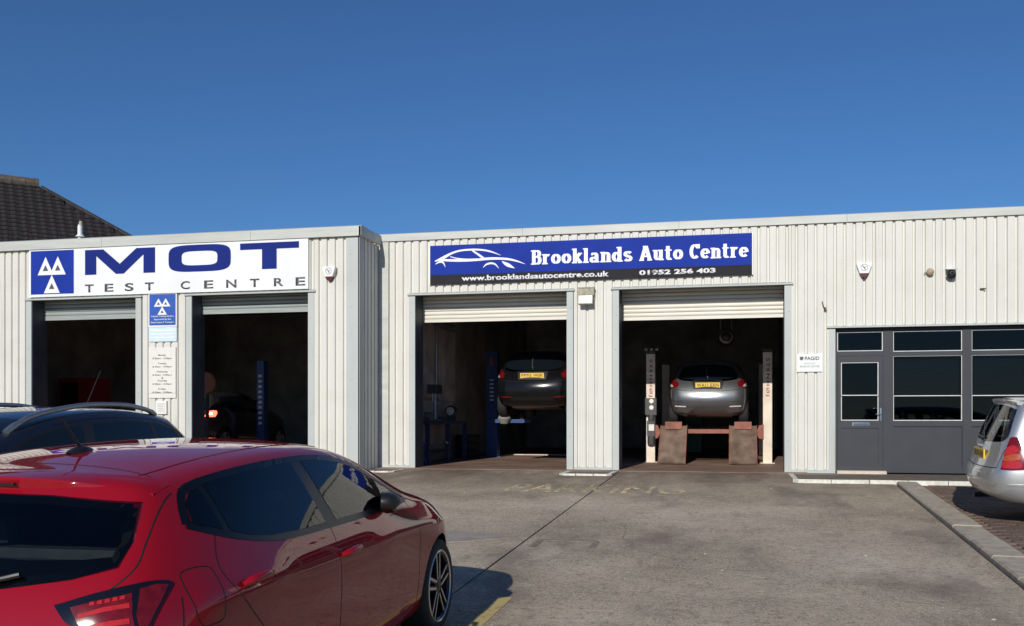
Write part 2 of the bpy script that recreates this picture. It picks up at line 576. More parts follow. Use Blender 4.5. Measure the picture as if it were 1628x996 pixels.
# old repair patch and a trench reinstatement, a little proud of the slab
def ground_patch(pts, h, mat, name):
    mb = MB()
    n = len(pts)
    vs = [(x, y, gz(y) + h) for x, y in pts] + [(x * 1.0, y, gz(y) - 0.01) for x, y in pts]
    mb.add(vs, [tuple(range(n))] + [(i, (i + 1) % n, n + (i + 1) % n, n + i) for i in range(n)])
    return mb.build(name, mat, YARD)
simple('patch_concrete', (0.33, 0.29, 0.24), 0.9, var=0.18, scale=7, bmp=0.4)
ground_patch([(-3.6 + 1.15 * math.cos(t) * (1 + 0.08 * math.sin(3 * t)), 9.35 + 0.42 * math.sin(t)) for t in [2 * math.pi * k / 28 for k in range(28)]], 0.005, 'patch_concrete', 'repair_patch')
simple('trench_edge', (0.22, 0.185, 0.145), 0.9, var=0.3, scale=12)
for (x0, x1, y0, y1) in [(-2.02, -1.42, 9.28, 9.33), (-2.06, -1.99, 8.86, 9.30), (-1.46, -1.40, 8.9, 9.28), (-1.0, 1.9, 14.92, 14.945), (-1.7, -0.3, 13.28, 13.30)]:
    ground_patch([(x0, y0), (x1, y0 + 0.01), (x1, y1), (x0, y1)], 0.004, 'trench_edge', 'trench_seam')

def crack(x, y, ang, n, step, w):
    L, Rr = [], []
    for k in range(n):
        ang += random.uniform(-0.45, 0.45)
        x += step * math.cos(ang); y += step * math.sin(ang)
        ww = w * (0.4 + random.random()) * (1 - abs(2 * k / n - 1) ** 3)
        L.append((x - ww * math.sin(ang), y + ww * math.cos(ang))); Rr.append((x + ww * math.sin(ang), y - ww * math.cos(ang)))
    mb = MB()
    vs = [(a, b, gz(b) + 0.002) for a, b in L] + [(a, b, gz(b) + 0.002) for a, b in Rr]
    mb.add(vs, [(k, k + 1, n + k + 1, n + k) for k in range(n - 1)])
    mb.build('crack', 'trench_edge', YARD)
crack(-2.1, 11.2, 0.1, 46, 0.09, 0.006)
crack(1.5, 12.2, 2.9, 30, 0.08, 0.006)
crack(-4.9, 12.4, 0.4, 30, 0.09, 0.006)
for k in range(26):
    px_, py_ = random.uniform(-4.5, 2.0), random.uniform(5.5, 14.5)
    r_ = random.uniform(0.008, 0.02)
    ground_patch([(px_ + r_ * math.cos(t) * random.uniform(.6, 1.3), py_ + r_ * math.sin(t) * random.uniform(.6, 1.3)) for t in [2 * math.pi * q / 7 for q in range(7)]], 0.006, random.choice(['patch_concrete', 'step_stone', 'trench_edge']), 'grit_chip')
# workshop floors
struct(MB().box(-7.0, 1.2, 16.9, 30.0, -0.30, -0.004).build('workshop_floor', 'workshop_floor'))
struct(MB().box(-17.0, -7.1, 15.9, 28.0, -0.30, -0.004).build('test_bay_floor', 'workshop_floor'))
tag(MB().box(-6.1, -3.0, 23.55, 23.70, -0.004, 0.02).build('floor_strip', 'step_stone'), 'pale strip across the floor deep inside the left workshop bay', 'floor strip')

# block paving beyond the kerb
pav = MB()
for (a, b) in ((-11.9, 0), (0, 8), (8, 15.3)):
    def kx(y): return 2.47 - 0.0342 * (15.33 - y) + 0.31
    pav.add([(kx(a), a, gz(a) - 0.035), (40, a, gz(a) - 0.035), (40, b, gz(b) - 0.035), (kx(b), b, gz(b) - 0.035)], [(0, 1, 2, 3)])
simple('paver_sand', (0.10, 0.08, 0.062), 0.95, var=0.2, scale=20)
PAV = struct(pav.build('block_paving', 'paver_sand'))
pm = []
for i in range(3):
    b = MB()
    w, l, h, c = 0.098, 0.205, 0.05, 0.006
    vs = [(-l / 2, -w / 2, -h), (l / 2, -w / 2, -h), (l / 2, w / 2, -h), (-l / 2, w / 2, -h),
          (-l / 2, -w / 2, -c), (l / 2, -w / 2, -c), (l / 2, w / 2, -c), (-l / 2, w / 2, -c),
          (-l / 2 + c, -w / 2 + c, 0), (l / 2 - c, -w / 2 + c, 0), (l / 2 - c, w / 2 - c, 0), (-l / 2 + c, w / 2 - c, 0)]
    fs = [(8, 9, 10, 11)]
    for k in range(4):
        q = (k + 1) % 4
        fs += [(k, q, q + 4, k + 4), (k + 4, q + 4, q + 8, k + 8)]
    b.add(vs, fs)
    pm.append(b.mesh('paver', 'paver_brown_%d' % i))
rest = MB()
cand = []
y = 5.0
row = 0
while y < 15.2:
    x = 2.47 - 0.0342 * (15.33 - y) + 0.31 + 0.12 + (row % 2) * 0.105
    while x < 6.6:
        cand.append((x, y)); x += 0.21
    y += 0.103; row += 1
def vis(p):
    d = -0.2059 * p[0] + 0.9786 * p[1]; X = 0.9786 * p[0] + 0.2059 * p[1]
    u = 870 + 1450 * X / d
    return u < 1650
near = sorted([p for p in cand if vis(p)], key=lambda p: p[0] ** 2 + p[1] ** 2)[:300]
nset = set(near)
for (x, y) in near:
    o = link('paver', random.choice(pm), PAV)
    o.location = (x, y, gz(y) + random.uniform(-0.004, 0.003))
    o.rotation_euler = (R(2.1) + random.uniform(-0.012, 0.012), random.uniform(-0.012, 0.012), random.uniform(-0.02, 0.02))
for (x, y) in cand:
    if (x, y) in nset: continue
    z = gz(y) + random.uniform(-0.004, 0.003)
    me = pm[0]
    rest.add([(v.co.x + x, v.co.y + y, v.co.z + z + SLOPE * v.co.y) for v in me.vertices], [tuple(p.vertices) for p in me.polygons], random.randrange(3))
o = rest.build('far_pavers', ['paver_brown_0', 'paver_brown_1', 'paver_brown_2'], PAV)
o['kind'] = 'stuff'

# kerb stones
KERB = struct(MB().box(1.7, 1.72, -11.8, -11.7, -1.3, -1.25).build('kerb', 'kerb_concrete'))
y = 15.24
while y > -6:
    L = 0.915
    y0, y1 = y - L, y
    def ko(yy): return 2.44 - 0.0342 * (15.33 - yy)
    h = 0.055 + random.uniform(-0.006, 0.006)
    mb = MB()
    a, b = y0 + 0.006, y1 - 0.006
    w = 0.305
    sec = [(0, -0.08), (0, h - 0.018), (0.018, h), (w - 0.012, h - 0.004), (w, h - 0.014), (w, -0.08)]
    vs = [(ko(a) + p, a, gz(a) + q) for p, q in sec] + [(ko(b) + p, b, gz(b) + q) for p, q in sec]
    n = len(sec)
    mb.add(vs, [tuple(range(n)), tuple(range(n, 2 * n))[::-1]] + [(i, (i + 1) % n, n + (i + 1) % n, n + i) for i in range(n)])
    mb.build('kerb_stone', 'kerb_concrete', KERB)
    y -= L

# road lettering and lines
def road(o, label): return tag(o, label, 'road marking')
road(text_mesh('NO', -4.85, -3.95, 13.45, 14.55, 0.004, 0, 'road_text_faint', 'road_lettering', None, 0.01, flat=True), 'faded yellow word NO painted on the yard before the left bay')
road(text_mesh('PARKING', -3.55, -0.78, 13.45, 14.55, 0.004, 0, 'road_text_yellow', 'road_lettering', None, 0.01, flat=True), 'worn yellow word PARKING painted on the yard between the bays')
mb = MB()
for i in range(8):
    a = 0.5 + i * 0.78; b = a + 0.78
    mb.add([(-1.80, a, gz(a) + 0.004), (-1.69, a, gz(a) + 0.004), (-1.69, b, gz(b) + 0.004), (-1.80, b, gz(b) + 0.004)], [(0, 1, 2, 3)])
road(mb.build('bay_line', 'bay_line_yellow'), 'yellow parking bay line beside the red hatchback')
mb = MB()
mb.add([(-6.2, 15.40, gz(15.4) + 0.004), (-3.3, 15.55, gz(15.55) + 0.004), (-3.3, 15.585, gz(15.585) + 0.004), (-6.2, 15.435, gz(15.435) + 0.004)], [(0, 1, 2, 3)])
road(mb.build('threshold_line', 'faint_white'), 'thin faded white line across the yard before the left bay')

# ------------------------------------------------------------------ buildings
PITCH, RIBD = 0.168, 0.036
def sheet(mb, x0, x1, z0, z1, y, axis='x'):
    """profiled sheet: wide crests, narrow troughs set back by RIBD"""
    ev = []
    k = math.floor(x0 / PITCH) - 1
    while k * PITCH < x1 + PITCH:
        b = k * PITCH
        ev += [(b, RIBD), (b + 0.032, RIBD), (b + 0.045, 0.0), (b + 0.155, 0.0)]
        k += 1
    xs = [e[0] for e in ev]; ds = [e[1] for e in ev]
    pts = [(x0, float(np.interp(x0, xs, ds)))] + [e for e in ev if x0 < e[0] < x1] + [(x1, float(np.interp(x1, xs, ds)))]
    vs = []
    for (x, d) in pts:
        for z in (z0, z1):
            vs.append((x, y + d, z) if axis == 'x' else (y - d, x, z))
    fs = [(2 * i, 2 * i + 2, 2 * i + 3, 2 * i + 1) for i in range(len(pts) - 1)]
    mb.add(vs, fs)
def clad_area(parent, x0, x1, z0, z1, y, axis='x'):
    W = PITCH * 6
    a = x0
    while a < x1 - 1e-4:
        b = min(x1, (math.floor(a / W + 1e-6) + 1) * W)
        if x1 - b < 0.12: b = x1
        mb = MB(); sheet(mb, a, b, z0, z1, y, axis)
        mb.build('cladding_sheet', 'cladding', parent)
        a = b
def screws(parent, spots, y):
    for (x, z) in spots:
        MB().lathe([(0.0, -0.008), (0.007, -0.006), (0.010, 0.0)], (x, y, z), 'y', 8).build('screw', 'steel', parent)

def shutter(parent, x0, x1, y, zb, zt, mat, rail_h=0.07, pitch=0.078):
    sh = MB().box(x0 - 0.05, x1 + 0.05, y + 0.03, y + 0.30, zt - 0.02, zt + 0.25).build('roller_shutter', 'guide_metal', parent)
    n = 0
    z = zb + rail_h
    prof = [(0.0, 0.0), (-0.010, 0.004), (-0.018, 0.018), (-0.021, 0.038), (-0.018, 0.056), (-0.008, 0.070), (0.0, 0.0735), (0.006, 0.0735), (0.006, 0.0)]
    m = MB().prism([(y + a, b) for a, b in prof], 'x', x0, x1).mesh('slat', mat)
    while z < zt:
        o = link('slat', m, sh)
        o.location = (0, 0, z)
        z += pitch
    MB().prism([(y - 0.022, zb), (y - 0.022, zb + rail_h - 0.006), (y + 0.012, zb + rail_h - 0.006), (y + 0.012, zb)], 'x', x0, x1).build('bottom_rail', mat, sh)
    for gx in (x0, x1):
        MB().box(gx - 0.03, gx + 0.03, y - 0.035, y - 0.027, -0.02, zt).build('shutter_guide', 'guide_metal', sh)
    return sh

def opening(parent, x0, x1, zl, y, jw=0.125, zb=-0.03, depth=0.45):
    """jamb flashings, lintel trim and reveals of a vehicle door"""
    yf = y - 0.008
    for a, b in ((x0 - jw, x0), (x1, x1 + jw)):
        MB().box(a, b, yf, y + 0.03, zb, zl - 0.02).build('jamb_flashing', 'flashing', parent)
    MB().prism([(yf - 0.035, zl - 0.005), (yf - 0.035, zl + 0.012), (y + 0.02, zl + 0.05), (y + 0.02, zl - 0.005)], 'x', x0 - jw - 0.03, x1 + jw + 0.03).build('lintel_trim', 'flashing', parent)
    MB().box(x0 - jw, x0 - 0.002, y + 0.031, y + depth, zb, zl - 0.002).build('reveal', 'reveal_paint', parent)
    MB().box(x1 + 0.002, x1 + jw, y + 0.031, y + depth, zb, zl - 0.002).build('reveal', 'reveal_paint', parent)
    MB().box(x0 - jw, x1 + jw, y + 0.04, y + depth * 0.55, zl + 0.0, zl + 0.3).build('lintel', 'reveal_paint', parent)

# ---- workshop
WK = thing('workshop_building', 'long low workshop clad in cream profiled sheet with two vehicle bays and grey office', 'building', (0, YF, 0), world=True)
TOP = 4.52
B1 = (-6.303, -3.237); B2 = (-2.23, 0.81)
OX0, OX1 = 1.70, 8.6
ZL = 3.42
clad_area(WK, -6.86, -6.43, 0.03, TOP, YF)
clad_area(WK, -6.43, 0.93, ZL + 0.045, TOP, YF)
clad_area(WK, -3.10, -2.36, 0.03, ZL + 0.045, YF)
clad_area(WK, 0.935, 1.585, 0.03, TOP, YF)
clad_area(WK, 1.585, OX1 + 0.5, 2.63, TOP, YF)
opening(WK, B1[0], B1[1], ZL, YF)
opening(WK, B2[0], B2[1], ZL, YF)
MB().box(-7.06, -6.86, YF - 0.012, YF + 0.02, -0.03, TOP).build('corner_flashing', 'fascia_metal', WK)
for a, b in ((-6.86, -6.43), (-3.10, -2.36), (0.935, 1.585)):
    MB().prism([(YF - 0.018, -0.03), (YF - 0.018, 0.03), (YF + 0.03, 0.055), (YF + 0.03, -0.03)], 'x', a, b).build('base_flashing', 'flashing', WK)
# fascia in lengths, with lapped joints
xs = [-7.06, -4.1, -1.1, 1.9, 4.9, 9.1]
for a, b in zip(xs[:-1], xs[1:]):
    MB().prism([(YF - 0.035, TOP - 0.012), (YF - 0.035, 4.645), (YF + 0.01, 4.665), (YF + 0.25, 4.66), (YF + 0.25, 4.60), (YF - 0.02, 4.60), (YF - 0.02, TOP - 0.012)], 'x', a + 0.002, b - 0.002).build('fascia', 'fascia_metal', WK)
# structure behind the sheeting
for (x0, x1, z0, z1) in [(-7.06, -6.44, -0.3, TOP), (-3.10, -2.36, -0.3, TOP), (0.94, 1.60, -0.3, TOP), (-6.44, 0.94, ZL + 0.32, TOP), (1.60, 9.1, 2.64, TOP), (OX1, 9.1, -0.3, 2.64)]:
    MB().box(x0, x1, YF + 0.06, YF + 0.30, z0, z1).build('wall', 'inner_wall', WK)
MB().box(-7.06, 9.1, 29.7, 30.0, -0.3, TOP).build('back_wall', 'inner_wall', WK)
MB().box(-7.06, -6.95, YF + 0.3, 29.7, -0.3, TOP).build('side_wall', 'inner_wall', WK)
MB().box(1.20, 1.40, YF + 0.3, 29.7, -0.3, TOP).build('partition', 'inner_wall', WK)
MB().box(8.9, 9.1, YF + 0.3, 29.7, -0.3, TOP).build('side_wall', 'inner_wall', WK)
MB().box(-7.055, 9.12, YF + 0.06, 30.05, TOP - 0.03, TOP + 0.07).build('roof', 'roof_felt', WK)
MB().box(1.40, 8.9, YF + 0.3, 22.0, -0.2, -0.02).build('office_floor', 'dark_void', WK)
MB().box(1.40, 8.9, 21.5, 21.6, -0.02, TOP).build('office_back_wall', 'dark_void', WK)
shutter(WK, -6.33, -3.21, YF + 0.50, 2.925, ZL + 0.28, 'shutter_cream')
shutter(WK, -2.26, 0.84, YF + 0.50, 2.875, ZL + 0.28, 'shutter_cream')
for x in (-6.37, -3.17, -2.30, 0.87):
    screws(WK, [(x + random.uniform(-0.03, 0.03), z + random.uniform(-0.1, 0.1)) for z in (0.6, 1.4, 2.3, 3.0)], YF - 0.008)
# cross beams under the workshop roof
for y in (20.5, 23.5, 26.5):
    MB().box(-6.95, 1.2, y, y + 0.16, 4.05, 4.40).build('roof_beam', 'inner_panel', WK)

# ---- office front: frames, panes, door
OFZ = 2.60
MB().box(1.585, 1.70, YF - 0.008, YF + 0.03, -0.03, 2.60).build('jamb_flashing', 'flashing', WK)
MB().prism([(YF - 0.05, OFZ + 0.005), (YF - 0.05, OFZ + 0.022), (YF + 0.02, OFZ + 0.05), (YF + 0.02, OFZ + 0.005)], 'x', 1.55, OX1 + 0.1).build('lintel_trim', 'flashing', WK)
def pane(parent, x0, x1, z0, z1, y, bead=0.013, name='window_pane', sides='LRTB'):
    p = MB().box(x0, x1, y, y + 0.006, z0, z1).build(name, 'pane_glass', parent)
    yb = y - 0.014
    if 'L' in sides: MB().box(x0, x0 + bead, yb, y - 0.001, z0 + bead, z1 - bead).build('glazing_bead', 'white_bead', p)
    if 'R' in sides: MB().box(x1 - bead, x1, yb, y - 0.001, z0 + bead, z1 - bead).build('glazing_bead', 'white_bead', p)
    if 'T' in sides: MB().box(x0, x1, yb, y - 0.001, z1 - bead, z1).build('glazing_bead', 'white_bead', p)
    if 'B' in sides: MB().box(x0, x1, yb, y - 0.001, z0, z0 + bead).build('glazing_bead', 'white_bead', p)
    return p
YO = YF + 0.10        # frame plane, set back in the opening
fr = MB()
fr.box(1.70, 1.745, YO, YO + 0.07, 0.0, OFZ)
fr.box(2.53, 2.705, YO - 0.012, YO + 0.07, 0.0, OFZ)
for a in (3.862, 5.18, 6.50, 7.82):
    fr.box(a, a + 0.155, YO - 0.012, YO + 0.07, 0.0, OFZ)
fr.box(1.745, OX1, YO + 0.002, YO + 0.065, OFZ - 0.06, OFZ - 0.001)
fr.box(1.745, 2.53, YO + 0.002, YO + 0.065, 2.105, 2.19)
for a, b in ((2.705, 3.862), (4.017, 5.18), (5.335, 6.50), (6.655, 7.82)):
    fr.box(a, b, YO + 0.002, YO + 0.065, 2.095, 2.172)
    fr.box(a, b, YO + 0.002, YO + 0.065, 0.835, 0.932)
    fr.box(a, b, YO + 0.002, YO + 0.065, 0.0, 0.105)
    fr.box(a, b, YO - 0.03, YO + 0.003, 0.0, 0.045)
WF = fr.build('office_frame', 'office_paint', WK)
pane(WF, 1.745, 2.53, 2.19, 2.54, YO + 0.03, 0.013)
for i, (a, b) in enumerate(((2.705, 3.862), (4.017, 5.18), (5.335, 6.50), (6.655, 7.82))):
    MB().box(a, b, YO + 0.028, YO + 0.05, 0.105, 0.835).build('lower_panel', 'office_paint', WF)
    for (p, q, s, t) in ((a, b, 0.105, 0.115), (a, b, 0.825, 0.835)):
        MB().box(p, q, YO + 0.012, YO + 0.028, s, t).build('panel_moulding', 'office_paint', WF)
    pane(WF, a, b, 2.172, 2.54, YO + 0.03, 0.013)
    pane(WF, a, b, 1.385, 2.095, YO + 0.03, 0.010, sides='LRT')
    pane(WF, a, b, 0.932, 1.385, YO + 0.03, 0.014)
    # blind behind the upper pane
    bl = MB()
    z = 1.40
    while z < 2.08:
        bl.prism([(YO + 0.12, z), (YO + 0.14, z + 0.022), (YO + 0.142, z + 0.022), (YO + 0.122, z)], 'x', a + 0.03, b - 0.03)
        z += 0.03
    bl.build('window_blind', 'guide_metal', WF)
# door leaf
dl = MB()
dl.box(1.748, 1.809, YO - 0.006, YO + 0.045, 0.04, 2.10)
dl.box(2.455, 2.527, YO - 0.006, YO + 0.045, 0.04, 2.10)
dl.box(1.809, 2.455, YO - 0.006, YO + 0.045, 1.99, 2.10)
dl.box(1.809, 2.455, YO - 0.006, YO + 0.045, 0.80, 0.935)
dl.box(1.809, 2.455, YO - 0.006, YO + 0.045, 0.04, 0.125)
dl.box(1.809, 2.455, YO + 0.012, YO + 0.035, 0.125, 0.80)
DL = dl.build('office_door', 'office_paint', WK)
pane(DL, 1.809, 2.455, 1.385, 1.99, YO + 0.02, 0.014, 'door_pane')
pane(DL, 1.809, 2.455, 0.935, 1.385, YO + 0.02, 0.014, 'door_pane', 'LRB')
hb = MB().box(2.478, 2.505, YO - 0.018, YO - 0.006, 0.93, 1.16)
hb.tube([(2.49, YO - 0.018, 1.05), (2.49, YO - 0.06, 1.05), (2.40, YO - 0.06, 1.05)], 0.010, 8)
hb.build('door_handle', 'chrome', DL, True)
lb = MB().box(2.00, 2.30, YO - 0.012, YO - 0.005, 0.845, 0.90)
lb.prism([(YO - 0.024, 0.858), (YO - 0.012, 0.885), (YO - 0.012, 0.852)], 'x', 2.02, 2.28)
lb.build('letterbox', 'chrome', DL)
MB().box(1.72, 2.56, YF - 0.14, YF + 0.11, -0.03, 0.035).build('door_step', 'step_stone', WK)

# ---- aprons and white painted edging stones
def apron(name, label, x0, x1, y0, y1, zt, nstones, left=True, right=True):
    t = thing(name, label, 'apron', ((x0 + x1) / 2, y0, gz(y0)), world=True)
    MB().box(x0 + 0.07, x1 - 0.07, y0 + 0.09, y1, -0.12, zt - 0.006).build('apron_top', 'apron_concrete', t)
    w = (x1 - x0) / nstones
    for i in range(nstones):
        a = x0 + i * w + 0.006; b = x0 + (i + 1) * w - 0.006
        la = 0.07 if i == 0 and left else 0; lb_ = 0.07 if i == nstones - 1 and right else 0
        j = random.uniform(-0.006, 0.006)
        MB().add([(a + la, y0 + j, gz(y0) - 0.05), (b - lb_, y0 - j, gz(y0) - 0.05), (b, y0 + 0.10, gz(y0) - 0.05), (a, y0 + 0.10, gz(y0) - 0.05),
                  (a + la, y0 + 0.012 + j, zt + j), (b - lb_, y0 + 0.012 - j, zt - j * 0.5), (b, y0 + 0.10, zt), (a, y0 + 0.10, zt)],
                 [(0, 3, 2, 1), (4, 5, 6, 7), (0, 1, 5, 4), (1, 2, 6, 5), (2, 3, 7, 6), (3, 0, 4, 7)]).build('edging_stone', 'paint_white_worn', t)
    if left: MB().box(x0, x0 + 0.085, y0 + 0.105, y1, -0.12, zt).build('edging_stone', 'paint_white_worn', t)
    if right: MB().box(x1 - 0.085, x1, y0 + 0.105, y1, -0.12, zt).build('edging_stone', 'paint_white_worn', t)
    return t
apron('stone_apron', 'low apron with white painted edge under the pillar between the two workshop bays', -3.16, -2.22, 15.98, 17.16, 0.0 - 0.012, 3)
apron('stone_apron', 'long low apron with white painted edge in front of the grey office door', 0.86, 8.5, 15.28, 17.17, -0.012, 13, True, False)
apron('stone_apron', 'low apron with white edge beside the left jamb of the left workshop bay', -7.05, -6.36, 16.1, 17.16, -0.015, 2, False, True)

# ---- test bay unit
MT = thing('test_bay_building', 'cream clad garage unit with two doors, standing forward of the workshop at left', 'building', (-10, YM, 0), world=True)
MXR = -7.07
MTOP = 4.45
D1 = (-14.30, -11.87); D2 = (-10.617, -8.122)
clad_area(MT, -17.2, -14.43, -0.03, MTOP, YM)
clad_area(MT, -14.43, -8.0, 3.455, MTOP, YM)
clad_area(MT, -11.745, -10.745, -0.03, 3.455, YM)
clad_area(MT, -7.995, -7.33, -0.03, MTOP, YM)
opening(MT, D1[0], D1[1], 3.41, YM)
opening(MT, D2[0], D2[1], 3.41, YM)
MB().box(-7.33, MXR, YM - 0.012, YM + 0.02, -0.05, MTOP).build('corner_flashing', 'flashing', MT)
MB().box(MXR - 0.02, MXR + 0.008, YM - 0.012, YM + 0.16, -0.05, MTOP).build('corner_flashing', 'flashing', MT)
clad_area(MT, YM + 0.16, YF + 0.03, -0.05, MTOP, MXR, 'y')
screws(MT, [(-7.23, z) for z in (0.8, 1.7, 2.6, 3.1, 3.6, 4.1)], YM - 0.012)
for x in (-14.37, -11.80, -10.68, -8.06):
    screws(MT, [(x, z + random.uniform(-0.1, 0.1)) for z in (1.0, 1.5, 2.0, 2.5, 3.0)], YM - 0.008)
xs = [-17.2, -12.6, -9.3, MXR + 0.06]
for a, b in zip(xs[:-1], xs[1:]):
    MB().prism([(YM - 0.07, MTOP - 0.01), (YM - 0.07, 4.62), (YM - 0.02, 4.645), (YM + 0.3, 4.64), (YM + 0.3, 4.575), (YM - 0.05, 4.575), (YM - 0.05, MTOP - 0.01)], 'x', a + 0.002, b - 0.002).build('fascia', 'fascia_metal', MT)
MB().box(MXR + 0.02, MXR + 0.065, YM - 0.07, YF + 0.0, MTOP - 0.01, 4.625).build('side_fascia', 'fascia_metal', MT)
for (x0, x1, z0, z1) in [(-17.2, -14.43, -0.3, MTOP), (-11.745, -10.745, -0.3, MTOP), (-7.995, MXR - 0.05, -0.3, MTOP), (-14.43, -8.0, 3.73, MTOP)]:
    MB().box(x0, x1, YM + 0.06, YM + 0.28, z0, z1).build('wall', 'inner_wall', MT)
MB().box(-17.2, MXR - 0.05, 27.7, 28.0, -0.3, MTOP).build('back_wall', 'inner_wall', MT)
MB().box(-17.3, -17.2, YM + 0.05, 28.0, -0.3, MTOP).build('side_wall', 'inner_wall', MT)
MB().box(MXR - 0.15, MXR - 0.045, YM + 0.28, 28.0, -0.3, MTOP).build('side_wall', 'inner_wall', MT)
RF = MB().box(-17.32, MXR - 0.035, YM + 0.06, 28.05, MTOP - 0.03, MTOP + 0.09).build('roof', 'roof_felt', MT)
vp = MB().tube([(-14.25, 17.6, MTOP + 0.05), (-14.25, 17.6, 5.20), (-14.235, 17.6, 5.24)], 0.055, 14)
vp.lathe([(0.10, 0.0), (0.09, 0.02), (0.06, 0.05)], (-14.25, 17.6, 4.98), 'z', 14)
vpo = vp.build('vent_pipe', 'pipe_white', RF, True)
MB().tube([(-14.235, 17.6, 5.235), (-14.235, 17.6, 5.33)], [0.05, 0.035], 12).build('vent_cowl', 'lamp_body', vpo)
shutter(MT, -14.33, -11.84, YM + 0.38, 3.03, 3.65, 'shutter_grey', 0.10)
shutter(MT, -10.65, -8.09, YM + 0.38, 3.075, 3.65, 'shutter_grey', 0.10)

# ------------------------------------------------------------------ signs
def tri_emblem(parent, x0, x1, z0, z1, y, white, inner):
    def tri(mb, ax, az, w, h, yy):
        P = lambda a, b: (x0 + a * (x1 - x0), z0 + b * (z1 - z0))
        mb.prism([P(ax, az), P(ax - w / 2, az - h), P(ax + w / 2, az - h)], 'y', yy - 0.003, yy)
    for i, (ax, az) in enumerate(((0.35, 0.86), (0.635, 0.86), (0.495, 0.44))):
        mb = MB(); tri(mb, ax, az, 0.37, 0.42, y - 0.0005 * i)
        t = mb.build('emblem_triangle', white, parent)
        mb = MB(); tri(mb, ax, az - 0.19, 0.125, 0.135, y - 0.0045)
        mb.build('triangle_centre', inner, t)

# MOT sign board
MS = thing('test_centre_sign', 'long white board with blue emblem and big blue letters MOT above the test bays', 'sign', (-11.2, YM, 3.46), world=True)
ys = YM - 0.045
MB().box(-14.32, -8.10, ys, YM - 0.012, 3.465, 4.438).build('board', 'sign_white', MS)
MB().box(-14.275, -13.262, ys - 0.005, ys - 0.0005, 3.52, 4.41).build('emblem_panel', 'sign_blue', MS)
tri_emblem(MS, -14.275, -13.262, 3.52, 4.41, ys - 0.006, 'letter_white', 'emblem_grey')
yl = ys - 0.0005
m = MB()
a, b, z0, z1 = -12.998, -11.401, 3.885, 4.388
w = 0.26
m.prism([(a, z0), (a, z1), (a + 0.42, z1), ((a + b) / 2, z0 + 0.20), (b - 0.42, z1), (b, z1), (b, z0), (b - w, z0), (b - w, z1 - 0.13), ((a + b) / 2 + 0.09, z0), ((a + b) / 2 - 0.09, z0), (a + w, z1 - 0.13), (a + w, z0)], 'y', yl - 0.006, yl)
m.build('letter', 'letter_blue', MS)
def super_ring(mb, x0, x1, z0, z1, tw, th, e, y, d):
    n = 40
    cx, cz = (x0 + x1) / 2, (z0 + z1) / 2
    def P(k, rx, rz, e):
        t = 2 * math.pi * k / n
        c, s = math.cos(t), math.sin(t)
        return (cx + rx * math.copysign(abs(c) ** (2 / e), c), cz + rz * math.copysign(abs(s) ** (2 / e), s))
    o = [P(k, (x1 - x0) / 2, (z1 - z0) / 2, e) for k in range(n)]
    i = [P(k, (x1 - x0) / 2 - tw, (z1 - z0) / 2 - th, e) for k in range(n)]
    for k in range(n):
        q = (k + 1) % n
        mb.prism([o[k], o[q], i[q], i[k]], 'y', y - d, y)
m = MB(); super_ring(m, -11.10, -9.735, 3.872, 4.402, 0.29, 0.125, 4.2, yl, 0.006)
m.build('letter', 'letter_blue', MS)
m = MB()
a, b, z0, z1 = -9.535, -8.29, 3.872, 4.385
mid = (a + b) / 2
m.prism([(a, z1), (b, z1), (b, z1 - 0.125), (mid + 0.155, z1 - 0.125), (mid + 0.155, z0), (mid - 0.155, z0), (mid - 0.155, z1 - 0.125), (a, z1 - 0.125)], 'y', yl - 0.006, yl)
m.build('letter', 'letter_blue', MS)
tx = [('T', -13.00), ('E', -12.565), ('S', -12.105), ('T', -11.64), ('C', -10.815), ('E', -10.32), ('N', -9.845), ('T', -9.33), ('R', -8.82), ('E', -8.40)]
lx = [-13.00, -12.545, -12.085, -11.63, -10.83, -10.315, -9.835, -9.325, -8.815, -8.36]
for (ch, _), x in zip(tx, lx):
    text_mesh(ch, x, x + (0.20 if ch != 'N' else 0.22), 3.53, 3.69, yl, 0.005, 'letter_grey', 'small_letter', MS, 0.02)

